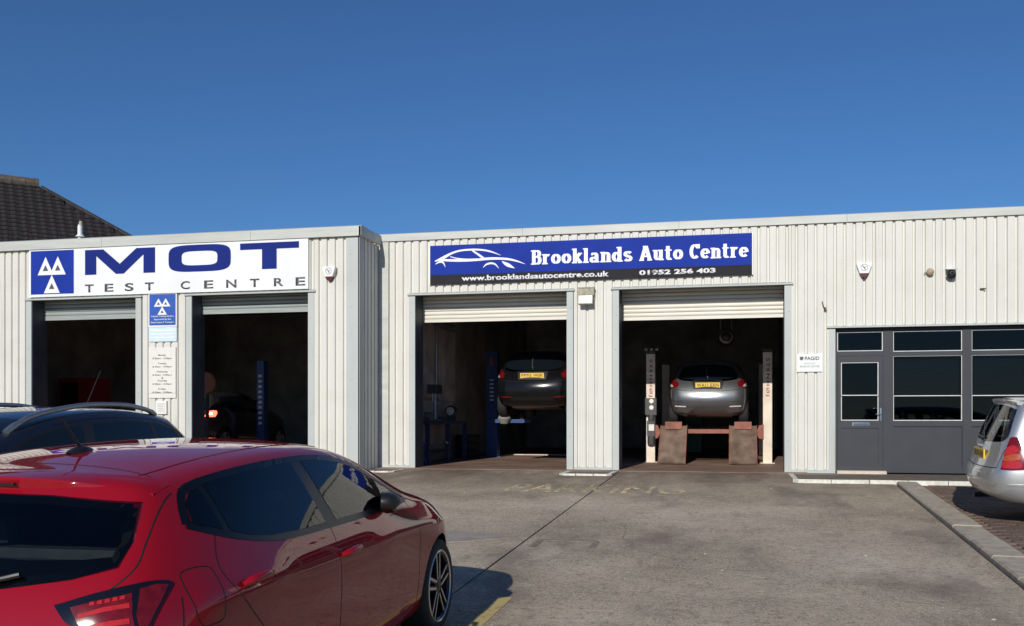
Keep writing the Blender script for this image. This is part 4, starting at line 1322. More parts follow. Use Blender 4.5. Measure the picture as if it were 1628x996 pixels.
def wheel(parent, x, y, r, side, rim_r, style='twin', steer=0.0, w=0.20):
    """tyre with a rim of five spokes, outer face towards side"""
    prof = [(rim_r - 0.012, -w / 2 + 0.01), (rim_r + 0.02, -w / 2), (r - 0.035, -w / 2), (r - 0.010, -w / 2 + 0.018), (r, -w / 2 + 0.045),
            (r, w / 2 - 0.045), (r - 0.010, w / 2 - 0.018), (r - 0.035, w / 2), (rim_r + 0.02, w / 2), (rim_r - 0.012, w / 2 - 0.01)]
    t = MB().lathe(prof, (0, 0, 0), 'y', 48).build('wheel', 'rubber', parent, True)
    t.location = (x, y - side * w / 2, r); t.rotation_euler = (0, 0, steer)
    o = side * (w / 2)
    b = MB().lathe([(rim_r - 0.012, o - side * 0.012), (rim_r - 0.004, o - side * 0.004), (rim_r - 0.020, o - side * 0.02), (rim_r - 0.04, -o * 0.8)], (0, 0, 0), 'y', 48)
    b.lathe([(0.0, -o * 0.1), (0.14, -o * 0.1), (0.15, -o * 0.3)], (0, 0, 0), 'y', 32)
    b.build('rim_barrel', 'rim_black', t, True)
    MB().lathe([(rim_r - 0.010, o - side * 0.006), (rim_r - 0.003, o + side * 0.001), (rim_r + 0.004, o - side * 0.004)], (0, 0, 0), 'y', 48).build('rim_lip', 'rim_light', t, True)
    y0, y1 = o - side * 0.045, o - side * 0.010
    fill, edge = MB(), MB()
    def bar(mb, p, q, w0, w1, ya, yb):
        d = Vector((q[0] - p[0], q[1] - p[1])).normalized(); n = Vector((-d.y, d.x))
        poly = [(p[0] + n.x * w0, p[1] + n.y * w0), (q[0] + n.x * w1, q[1] + n.y * w1), (q[0] - n.x * w1, q[1] - n.y * w1), (p[0] - n.x * w0, p[1] - n.y * w0)]
        mb.prism(poly, 'y', min(ya, yb), max(ya, yb))
    for k in range(5):
        a = 2 * math.pi * k / 5 + 0.35
        for s_ in (-1, 1):
            a0 = a + s_ * 0.42; a1 = a + s_ * 0.155
            p = (0.052 * math.cos(a0), 0.052 * math.sin(a0)); q = ((rim_r - 0.008) * math.cos(a1), (rim_r - 0.008) * math.sin(a1))
            if style == 'twin':
                bar(fill, p, q, 0.013, 0.015, y0, y1 - side * 0.004)
                bar(edge, p, q, 0.0060, 0.0060, y1 - side * 0.003, y1)
            else:
                bar(edge, p, q, 0.020, 0.024, y0, y1)
    if style == 'twin':
        fill.build('rim', 'rim_black', t)
        edge.build('spoke_edge', 'rim_light', t)
    else:
        edge.build('rim', 'rim_light', t)
    MB().lathe([(0.0, y1 + side * 0.004), (0.028, y1 + side * 0.004), (0.034, y1), (0.058, y1 - side * 0.006), (0.062, y0)], (0, 0, 0), 'y', 20).build('hub_cap', 'rim_black' if style == 'twin' else 'rim_light', t, True)
    return t

def handle(parent, sk, x, z, side, mat, L=0.20):
    fr = sk.frame('side', side)
    p, n = sk.hit(fr, x, z, 0.0)
    mb = MB()
    pts = []
    for k in range(9):
        t = k / 8
        q, nn = sk.hit(fr, x - L / 2 + L * t, z + 0.004 * math.sin(math.pi * t), 0.004 + 0.030 * math.sin(math.pi * min(1, max(0, t))) ** 0.5)
        pts.append(q)
    mb.tube(pts, [0.010] + [0.0185] * 7 + [0.011], 10)
    h = mb.build('door_handle', mat, parent, True)
    return h

def mirror(parent, x, y, z, side, mat, fold=False):
    mb = MB()
    n = 14
    rings = [(-0.055, 0.80, 0.80), (-0.045, 0.98, 0.98), (0.0, 1.0, 1.0), (0.05, 0.86, 0.85), (0.09, 0.45, 0.45), (0.10, 0.05, 0.05)]
    base = []
    X0, Y0_, Z0 = x, y, z
    x = y = z = 0.0
    for dx, sy, sz in rings:
        ring = []
        for k in range(n):
            t = 2 * math.pi * k / n
            c, s_ = math.cos(t), math.sin(t)
            ring.append((x + dx, y + side * (0.0 + 0.105 * sy * math.copysign(abs(c) ** 0.7, c)), z + 0.06 * sz * math.copysign(abs(s_) ** 0.8, s_)))
        base.append(ring)
    vs = [p for r_ in base for p in r_]
    fs = [(i * n + k, i * n + (k + 1) % n, (i + 1) * n + (k + 1) % n, (i + 1) * n + k) for i in range(len(base) - 1) for k in range(n)]
    fs.append(tuple(range(n)))
    mb.add(vs, fs)
    m = mb.build('mirror', mat, parent, True)
    m.location = (X0, Y0_, Z0)
    if fold:
        m.rotation_euler = (0, 0, side * R(72)); m.scale = (0.72, 0.95, 0.85)
    vs = [(x - 0.0565, y + side * 0.078 * math.copysign(abs(math.cos(2 * math.pi * k / n)) ** 0.7, math.cos(2 * math.pi * k / n)), z + 0.052 * math.copysign(abs(math.sin(2 * math.pi * k / n)) ** 0.8, math.sin(2 * math.pi * k / n))) for k in range(n)]
    MB().add(vs, [tuple(range(n))]).build('mirror_glass', 'mirror_glass', m)
    MB().tube([(x + 0.02, y - side * 0.08, z - 0.05), (x + 0.03, y - side * 0.17, z - 0.085)], [0.026, 0.034], 10).build('mirror_arm', 'black_plastic', m, True)
    return m

def plate(parent, sk, z, text, w=0.52, h=0.111):
    p, n = sk.hit(sk.frame('rear'), 0, z, 0.0)
    x = p.x - 0.012
    o = MB().box(x - 0.006, x + 0.01, -w / 2, w / 2, z - h / 2, z + h / 2).build('number_plate', 'plate_yellow', parent)
    # characters face backwards (towards -x)
    cu = bpy.data.curves.new('t', 'FONT'); cu.body = text; cu.offset = 0.012; cu.resolution_u = 3
    ob = bpy.data.objects.new('t', cu); C.objects.link(ob)
    me = bpy.data.meshes.new_from_object(ob.evaluated_get(bpy.context.evaluated_depsgraph_get()))
    bpy.data.objects.remove(ob)
    xs_ = [v.co.x for v in me.vertices]; ys_ = [v.co.y for v in me.vertices]
    for v in me.vertices:
        u = (v.co.x - min(xs_)) / (max(xs_) - min(xs_)); q = (v.co.y - min(ys_)) / (max(ys_) - min(ys_))
        v.co = (x - 0.0075, (w * 0.44) - u * w * 0.88, z - h * 0.33 + q * h * 0.66)
    me.materials.clear(); me.materials.append(MATS['plate_ink'])
    link('plate_characters', me, o)
    return o

def wiper(parent, sk, pts, mat='black_plastic'):
    fr = sk.frame('rear')
    P = [sk.hit(fr, u, v, 0.022)[0] for u, v in spline(pts, 4)]
    return MB().tube(P, [0.016] * 3 + [0.010] * (len(P) - 3), 8).build('rear_wiper', mat, parent, True)

# ---------------------------------------------------------------- red hatchback
RED = dict(
    paint='paint_red', wb=2.564, wz=0.312, arch=0.345, mid=(0.45, 2.30),
    xs=[-0.30, -0.08, 0.18, 0.55, 1.0, 1.45, 1.80, 2.10, 2.38, 2.60, 2.86, 3.06],
    rear=[(-0.38, .66, .22), (-0.48, .74, .36), (-0.51, .765, .60), (-0.465, .775, .83), (-0.375, .70, .99), (-0.15, .62, 1.215), (-0.14, .575, 1.275)],
    front=[(3.16, .58, .22), (3.23, .60, .34), (3.25, .61, .50), (3.22, .60, .60), (3.19, .575, .665), (3.16, .55, .70), (3.12, .50, .735)],
    rear_bow=[-0.06, -0.08, -0.09, -0.11, -0.14, -0.13, 0], front_bow=[0.10, 0.12, 0.13, 0.13, 0.12, 0.11, 0],
    rows=[
        [(-0.36, .78, .20), (0, .80, .19), (1.2, .80, .18), (2.6, .80, .19), (3.06, .72, .20)],
        [(-0.36, .83, .35), (0, .865, .34), (1.2, .845, .30), (2.6, .87, .33), (3.06, .775, .33)],
        [(-0.36, .845, .60), (0, .885, .60), (0.6, .868, .57), (1.4, .862, .54), (2.2, .868, .54), (2.6, .89, .55), (3.06, .775, .50)],
        [(-0.36, .835, .85), (0, .875, .85), (0.55, .885, .835), (1.45, .885, .80), (2.1, .875, .775), (2.6, .872, .755), (2.86, .82, .70), (3.06, .745, .615)],
        [(-0.36, .735, 1.03), (-0.12, .765, 1.045), (0.18, .785, 1.03), (0.55, .80, .995), (1.0, .805, .965), (1.8, .80, .935), (2.38, .79, .90), (2.6, .785, .87), (2.86, .755, .80), (3.06, .70, .70)],
        [(-0.36, .65, 1.205), (-0.12, .66, 1.23), (0.18, .662, 1.262), (0.55, .662, 1.283), (1.0, .658, 1.285), (1.45, .652, 1.25), (1.80, .66, 1.155), (2.10, .685, 1.04), (2.38, .725, .925), (2.6, .735, .895), (2.86, .715, .83), (3.06, .655, .745)],
        [(-0.36, .595, 1.272), (-0.12, .60, 1.288), (0.18, .60, 1.308), (0.55, .598, 1.325), (1.0, .59, 1.333), (1.45, .578, 1.302), (1.80, .585, 1.215), (2.10, .61, 1.10), (2.38, .65, .965), (2.6, .66, .925), (2.86, .64, .865), (3.06, .59, .785)]],
    crown=[(-0.36, .04), (0.5, .048), (1.4, .04), (1.8, .03), (2.4, .02), (2.9, .03), (3.1, .02)],
    bow=[(-0.3, -0.10), (0.2, -0.02), (0.6, 0), (1.4, .06), (1.8, .14), (2.38, .16), (2.6, .12), (3.0, .10), (3.12, .11)],
    crease={3: 0.75, 0: 0.3},
    cut=[('x', [(-.70, .50), (.70, .50), (.69, .95), (.575, 1.20), (-.575, 1.20), (-.69, .95)], -0.02, 1.72),
         ('y', [(0.0, 1.122), (0.012, 1.178), (0.06, 1.210), (0.110, 1.220), (0.118, 1.074), (0.03, 1.100)], -1.3, 1.3),
         ('y', [(0.172, 1.060), (0.162, 1.230), (0.45, 1.252), (0.75, 1.256), (0.888, 1.253), (0.946, .977), (0.70, .985), (0.44, 1.002), (0.28, 1.027)], -1.3, 1.3),
         ('y', [(1.013, 1.249), (1.28, 1.235), (1.50, 1.195), (1.72, 1.122), (1.92, 1.033), (2.04, .972), (1.80, .956), (1.45, .962), (1.083, .974)], -1.3, 1.3),
         ('x', [(-.585, 1.190), (-.30, 1.220), (0, 1.23), (.30, 1.220), (.585, 1.190), (.628, 1.08), (.626, 1.018), (.51, .989), (.25, .959), (0, .949), (-.25, .959), (-.51, .989), (-.626, 1.018), (-.628, 1.08)], -1.0, 0.0),
         ('z', [(1.66, -.48), (1.69, 0), (1.66, .48), (2.24, .59), (2.38, .33), (2.42, 0), (2.38, -.33), (2.24, -.59)], 0.96, 1.7)])

def soft_box(mb, c, half, lean=0.0, n=12):
    """cushion: a rounded block, leaning back by lean per unit height"""
    rings = [(-1.0, 0.80), (-0.88, 0.95), (-0.4, 1.0), (0.4, 0.99), (0.85, 0.90), (1.0, 0.70)]
    base = len(mb.v)
    for t, k in rings:
        for q in range(n):
            a = 2 * math.pi * q / n
            ca, sa = math.cos(a), math.sin(a)
            mb.v.append((c[0] + half[0] * k * math.copysign(abs(ca) ** 0.55, ca) - lean * half[2] * (t + 1), c[1] + half[1] * k * math.copysign(abs(sa) ** 0.45, sa), c[2] + half[2] * t))
    for i in range(len(rings) - 1):
        for q in range(n):
            mb.f.append((base + i * n + q, base + i * n + (q + 1) % n, base + (i + 1) * n + (q + 1) % n, base + (i + 1) * n + q)); mb.m.append(0)
    mb.f.append(tuple(base + q for q in range(n))[::-1]); mb.m.append(0)
    mb.f.append(tuple(base + (len(rings) - 1) * n + q for q in range(n))); mb.m.append(0)

def cabin(root, xf, xr, zh, xd, zs):
    """seats, dashboard, wheel and parcel shelf of a right-hand-drive car"""
    for y_ in (-.36, .36):
        mb = MB(); soft_box(mb, (xf + .10, y_, .74), (.075, .23, .27), .22)
        st = mb.build('front_seat', 'cabin_dark', root, True)
        mb = MB(); soft_box(mb, (xf - .03, y_, zh + .15), (.05, .125, .075), .15)
        mb.build('head_restraint', 'cabin_dark', st, True)
    mb = MB(); soft_box(mb, (xr + .12, 0, .72), (.08, .60, .24), .25)
    st = mb.build('rear_seat', 'cabin_dark', root, True)
    for y_ in (-.38, .38):
        mb = MB(); soft_box(mb, (xr - .0, y_, zh + .08), (.045, .12, .06), .15)
        mb.build('head_restraint', 'cabin_dark', st, True)
    MB().prism([(xd - .02, .70), (xd - .05, .88), (xd + .10, .945), (xd + .45, .93), (xd + .45, .70)], 'y', -.66, .66).build('dashboard', 'cabin_dark', root)
    pts = [(xd - .14 - .06 * math.sin(t), -.36 + .18 * math.cos(t), .86 + .17 * math.sin(t)) for t in [2 * math.pi * k / 24 for k in range(25)]]
    MB().tube(pts, .014, 8, caps=False).build('steering_wheel', 'black_plastic', root, True)
    MB().box(xr - .34, xr - .02, -.58, .58, zs, zs + .02).build('parcel_shelf', 'cabin_dark', root)

def red_car():
    root = thing('parked_hatchback', 'glossy red hatchback parked in the left foreground, seen from behind', 'car', (-2.739, 3.142, gz(3.142) - 0.004), (0, -math.atan(SLOPE), R(91.0)))
    me, sk = make_body(RED, 3)
    body = link('body', me, root)
    for sd in (1, -1):
        # glazing: black band, then the panes
        band = [(-0.055, 1.11), (-0.01, 1.19), (0.07, 1.238), (0.35, 1.266), (0.75, 1.276), (1.15, 1.266), (1.50, 1.220), (1.80, 1.120), (2.05, 1.005), (2.17, .940), (1.95, .932), (1.45, .942), (0.95, .957), (0.50, .978), (0.20, 1.03), (0.03, 1.08)]
        sk.ribbon('window_surround', band, 'side', 'gloss_black', root, 0.034, 0.002, sd, 0.03, 3, True)
        sk.patch('door_pillar', [(0.895, 1.268), (1.005, 1.264), (1.085, .960), (.950, .964)], 'side', 'gloss_black', root, 0.0025, sd, 0.04, 0)
        sk.patch('door_pillar', [(0.108, 1.236), (0.165, 1.242), (0.176, 1.045), (0.112, 1.062)], 'side', 'gloss_black', root, 0.0025, sd, 0.04, 0)
        sk.patch('quarter_window', [(-0.03, 1.115), (0.005, 1.180), (0.06, 1.218), (0.115, 1.228), (0.125, 1.066), (0.03, 1.094)], 'side', 'privacy_glass', root, 0.004, sd, 0.05, 0)
        sk.patch('window_pane', [(0.165, 1.054), (0.155, 1.236), (0.45, 1.259), (0.75, 1.263), (0.895, 1.260), (0.955, 0.970), (0.70, 0.978), (0.44, 0.995), (0.28, 1.02)], 'side', 'privacy_glass', root, 0.004, sd, 0.05, 0)
        sk.patch('window_pane', [(1.005, 1.256), (1.28, 1.242), (1.50, 1.202), (1.72, 1.130), (1.92, 1.040), (2.06, .968), (1.80, .949), (1.45, .955), (1.075, .967)], 'side', 'clear_glass', root, 0.004, sd, 0.05, 0)
        # shut lines
        sk.ribbon('door_gap', [(0.985, .960), (0.985, .80), (0.99, .55), (0.99, .30), (1.0, .235)], 'side', 'gap_black', root, 0.0042, 0.0008, sd)
        sk.ribbon('door_gap', [(0.075, 1.075), (0.0, .965), (0.02, .88), (0.14, .74), (0.30, .58), (0.40, .45), (0.42, .235)], 'side', 'gap_black', root, 0.0042, 0.0008, sd)
        sk.ribbon('door_gap', [(2.13, .93), (2.16, .80), (2.15, .55), (2.13, .30), (2.10, .235)], 'side', 'gap_black', root, 0.0042, 0.0008, sd)
        sk.ribbon('sill_line', [(0.42, .235), (1.2, .232), (2.10, .235)], 'side', 'gap_black', root, 0.005, 0.001, sd)
        sk.ribbon('bumper_gap', [(-0.24, .885), (-0.27, .75), (-0.25, .62), (-0.29, .55)], 'side', 'gap_black', root, 0.005, 0.001, sd)
        sk.ribbon('wing_gap', [(2.30, .905), (2.55, .86), (2.80, .80), (2.98, .735)], 'side', 'gap_black', root, 0.005, 0.001, sd)
        sk.patch('headlamp', [(2.88, .715), (2.98, .735), (3.08, .69), (3.13, .62), (3.07, .585), (2.97, .64)], 'side', 'tail_clear', root, 0.003, sd, 0.04, 3)
        handle(root, sk, 0.18, .862, sd, 'paint_red')
        handle(root, sk, 1.10, .806, sd, 'paint_red')
        mirror(root, 1.73, sd * 0.83, 0.975, sd, 'black_plastic', fold=True)
        # tail lamp: on the flank and round the corner onto the tailgate
        co = lambda x, y: (x + y) / math.sqrt(2)          # u for view 'corner'
        lamp = [(.011, .90), (.126, .932), (.23, .95), (.313, .953), (.372, .940), (.348, .906), (.317, .868), (.286, .822), (.262, .775), (.19, .755), (.10, .775), (.05, .838), (.031, .859)]
        lp = sk.patch('tail_lamp', lamp, 'corner', 'tail_black', root, 0.006, sd, 0.03, 3, 0.02)
        sk.patch('lamp_lens', [(.262, .935), (.315, .941), (.357, .933), (.335, .902), (.305, .865), (.275, .82), (.252, .785), (.240, .855)], 'corner', 'tail_red', lp, 0.0085, sd, 0.03, 0, 0.01)
        sk.patch('lamp_lens', [(.055, .893), (.14, .912), (.235, .925), (.228, .86), (.235, .79), (.19, .772), (.115, .790), (.072, .845)], 'corner', 'tail_red', lp, 0.0085, sd, 0.03, 0, 0.01)
        for k in range(5):
            c0 = .118 + .022 * k; zc = .902 + .003 * k
            sk.patch('lamp_led', [(c0 - .009, zc - .006), (c0 - .006, zc + .004), (c0 + .007, zc + .006), (c0 + .006, zc - .005)], 'corner', 'tail_bright', lp, 0.0105, sd, 0.03, 0, 0.004)
        sk.patch('lamp_bar', [(.075, .872), (.15, .890), (.222, .896), (.222, .882), (.15, .876), (.078, .860)], 'corner', 'tail_bright', lp, 0.0105, sd, 0.03, 0, 0.004)
        sk.patch('lamp_bar', [(.10, .838), (.16, .848), (.218, .850), (.218, .834), (.16, .832), (.105, .823)], 'corner', 'tail_bright', lp, 0.0105, sd, 0.03, 0, 0.004)
        sk.patch('lamp_clear', [(.108, .815), (.20, .822), (.215, .80), (.19, .785), (.13, .795)], 'corner', 'tail_amber', lp, 0.0105, sd, 0.03, 0, 0.004)
        for k_ in (1, 2, 3):
            sk.ribbon('window_seal', RED['cut'][k_][1], 'side', 'gloss_black', root, 0.022, 0.0022, sd, 0.03, 0, True)
    sk.ribbon('window_seal', RED['cut'][4][1], 'rear', 'gloss_black', root, 0.034, 0.0022, 1, 0.03, 0, True)
    sk.ribbon('window_seal', RED['cut'][5][1], 'top', 'gloss_black', root, 0.06, 0.0022, 1, 0.03, 0, True)
    # fuel flap on the right flank
    sk.ribbon('fuel_flap', [(-0.20, .80), (-0.21, .93), (-0.18, .965), (-0.07, .96), (-0.045, .92), (-0.05, .80), (-0.075, .765), (-0.17, .765)], 'side', 'gap_black', root, 0.004, 0.001, -1, closed=True)
    # rear screen, tailgate shut line, spoiler
    sk.patch('rear_window', [(-.60, 1.205), (-.30, 1.235), (0, 1.245), (.30, 1.235), (.60, 1.205), (.645, 1.08), (.645, 1.005), (.52, .975), (.25, .945), (0, .935), (-.25, .945), (-.52, .975), (-.645, 1.005), (-.645, 1.08)], 'rear', 'privacy_glass', root, 0.004, 1, 0.06, 0)
    for sd in (1, -1):
        sk.ribbon('tailgate_gap', [(sd * .635, 1.225), (sd * .675, 1.08), (sd * .69, 1.0), (sd * .655, .945), (sd * .62, .925)], 'rear', 'gap_black', root, 0.006, 0.001)
    sk.ribbon('tailgate_gap', [(-.02, -.55), (.0, -.5), (.02, -.3), (.03, 0), (.02, .3), (.0, .5), (-.02, .55)], 'top', 'gap_black', root, 0.005, 0.001)
    prof = []
    for y_ in np.linspace(-.615, .615, 31):
        q = (y_ / .62) ** 2
        xe = -.255 + .15 * q; ze = 1.300 - .066 * q - .012 * q ** 4
        p, n = sk.hit(sk.frame('top'), xe + .16, y_, 0)
        p2, n = sk.hit(sk.frame('top'), xe + .09, y_, 0)
        prof.append([(xe + .16, y_, p.z - .003), (xe + .09, y_, max(p2.z + .004, ze - .01)), (xe + .004, y_, ze + .006), (xe, y_, ze - .002), (xe + .010, y_, ze - .046), (xe + .03, y_, ze - .054), (xe + .16, y_, ze - .075)])
    mb = MB()
    n = 7
    vs = [q for r_ in prof for q in r_]
    fs = [(i * n + k, i * n + (k + 1) % n, (i + 1) * n + (k + 1) % n, (i + 1) * n + k) for i in range(len(prof) - 1) for k in range(n)]
    fs += [tuple(range(n)), tuple((len(prof) - 1) * n + k for k in range(n))]
    mb.add(vs, fs)
    sp = mb.build('roof_spoiler', 'paint_red', root, True)
    MB().box(-.262, -.25, -.16, .16, 1.272, 1.282).build('brake_light', 'tail_black', sp)
    wiper(root, sk, [(0.0, .965), (-.12, .962), (-.26, .968), (-.36, .985)])
    # roof aerial
    p, n = sk.hit(sk.frame('top'), 0.30, 0.0, 0.0)
    a = MB()
    vs = []
    for i, (dx, w_, h_) in enumerate([(-.075, .012, .004), (-.05, .034, .018), (0.0, .038, .034), (.05, .024, .022), (.085, .008, .003)]):
        for k in range(8):
            t = 2 * math.pi * k / 8
            vs.append((p.x + dx, w_ * math.cos(t), p.z - 0.004 + max(0, math.sin(t)) * h_))
    a.add(vs, [(i * 8 + k, i * 8 + (k + 1) % 8, (i + 1) * 8 + (k + 1) % 8, (i + 1) * 8 + k) for i in range(4) for k in range(8)])
    ab = a.build('aerial_base', 'black_plastic', root, True)
    MB().tube([(p.x - 0.0, 0, p.z + .02), (p.x - .03, 0, p.z + .05), (p.x - .115, 0, p.z + .155)], [.0075, .005, .0035], 8).build('aerial_rod', 'black_plastic', ab)
    sk.patch('windscreen', [(1.62, -.50), (1.66, 0), (1.62, .50), (2.28, .62), (2.42, .35), (2.46, 0), (2.42, -.35), (2.28, -.62)], 'top', 'clear_glass', root, 0.003, 1, 0.08, 0)
    sk.ribbon('roof_channel', [(-.02, -.50), (.5, -.515), (1.1, -.51), (1.5, -.50)], 'top', 'paint_red', root, 0.010, 0.003)
    sk.ribbon('roof_channel', [(-.02, .50), (.5, .515), (1.1, .51), (1.5, .50)], 'top', 'paint_red', root, 0.010, 0.003)
    for x_, st in ((0.0, 0.0), (2.564, 0.0)):
        for sd in (1, -1):
            wheel(root, x_, sd * 0.868, 0.312, sd, 0.232, 'twin', st, 0.215)
    cabin(root, 1.0, 0.22, 0.95, 1.80, 0.90)
    return root
red_car()

# ---------------------------------------------------------------- other cars
ESTATE = dict(
    paint='paint_silver', wb=2.615, wz=0.312, arch=0.345, mid=(0.3, 2.35),
    xs=[-0.72, -0.45, -0.1, 0.3, 0.8, 1.25, 1.60, 1.95, 2.25, 2.50, 2.80, 3.10, 3.28],
    rear=[(-0.80, .66, .27), (-0.91, .74, .36), (-0.935, .765, .57), (-0.86, .775, .70), (-0.81, .735, .95), (-0.64, .635, 1.34), (-0.60, .575, 1.40)],
    front=[(3.36, .58, .22), (3.43, .60, .34), (3.45, .61, .50), (3.42, .60, .60), (3.39, .575, .665), (3.36, .55, .70), (3.32, .50, .735)],
    rear_bow=[-0.07, -0.09, -0.10, -0.07, -0.07, -0.07, 0], front_bow=[0.10, 0.12, 0.13, 0.13, 0.12, 0.11, 0],
    rows=[
        [(-0.7, .77, .25), (0, .80, .20), (2.6, .80, .19), (3.28, .70, .20)],
        [(-0.7, .825, .36), (0, .845, .34), (1.2, .835, .30), (2.6, .85, .33), (3.28, .755, .33)],
        [(-0.7, .84, .56), (0, .865, .58), (1.3, .85, .55), (2.6, .865, .55), (3.28, .76, .50)],
        [(-0.7, .83, .72), (0, .855, .74), (1.3, .855, .74), (2.6, .85, .72), (3.0, .80, .67), (3.28, .73, .60)],
        [(-0.7, .77, .955), (0, .785, .955), (1.0, .79, .93), (2.0, .785, .91), (2.5, .775, .88), (2.9, .75, .80), (3.28, .69, .70)],
        [(-0.7, .655, 1.345), (0, .665, 1.365), (0.8, .665, 1.365), (1.25, .66, 1.33), (1.60, .665, 1.24), (1.95, .69, 1.10), (2.25, .72, .95), (2.5, .735, .905), (2.9, .71, .83), (3.28, .65, .735)],
        [(-0.7, .595, 1.405), (0, .605, 1.425), (0.8, .60, 1.425), (1.25, .59, 1.39), (1.60, .595, 1.295), (1.95, .62, 1.15), (2.25, .66, .99), (2.5, .67, .93), (2.9, .645, .86), (3.28, .59, .775)]],
    crown=[(-0.7, .035), (0.8, .04), (1.6, .03), (2.3, .02), (3.0, .03), (3.4, .02)],
    bow=[(-0.7, -0.07), (0.2, 0), (1.2, .06), (1.6, .13), (2.25, .15), (2.6, .12), (3.3, .11)],
    crease={3: 0.35, 0: 0.3},
    cut=[('x', [(-.69, .5), (.69, .5), (.685, .95), (.585, 1.29), (-.585, 1.29), (-.685, .95)], -0.48, 1.45),
         ('y', [(-.57, 1.24), (-.44, 1.295), (-.12, 1.315), (-.08, 1.02), (-.34, 1.02), (-.59, 1.045)], -1.3, 1.3),
         ('y', [(0.02, 1.32), (.53, 1.325), (.64, 1.005), (.07, 1.02)], -1.3, 1.3),
         ('y', [(.66, 1.32), (1.05, 1.305), (1.38, 1.245), (1.69, 1.12), (1.90, 1.0), (.77, 1.0)], -1.3, 1.3),
         ('x', [(-.55, 1.28), (-.3, 1.31), (0, 1.32), (.3, 1.31), (.55, 1.28), (.635, 1.05), (.63, .99), (.56, .965), (0, .945), (-.56, .965), (-.63, .99), (-.635, 1.05)], -1.3, -0.4),
         ('z', [(1.42, -.50), (1.46, 0), (1.42, .50), (2.05, .58), (2.20, .3), (2.24, 0), (2.20, -.3), (2.05, -.58)], 1.0, 1.7)])

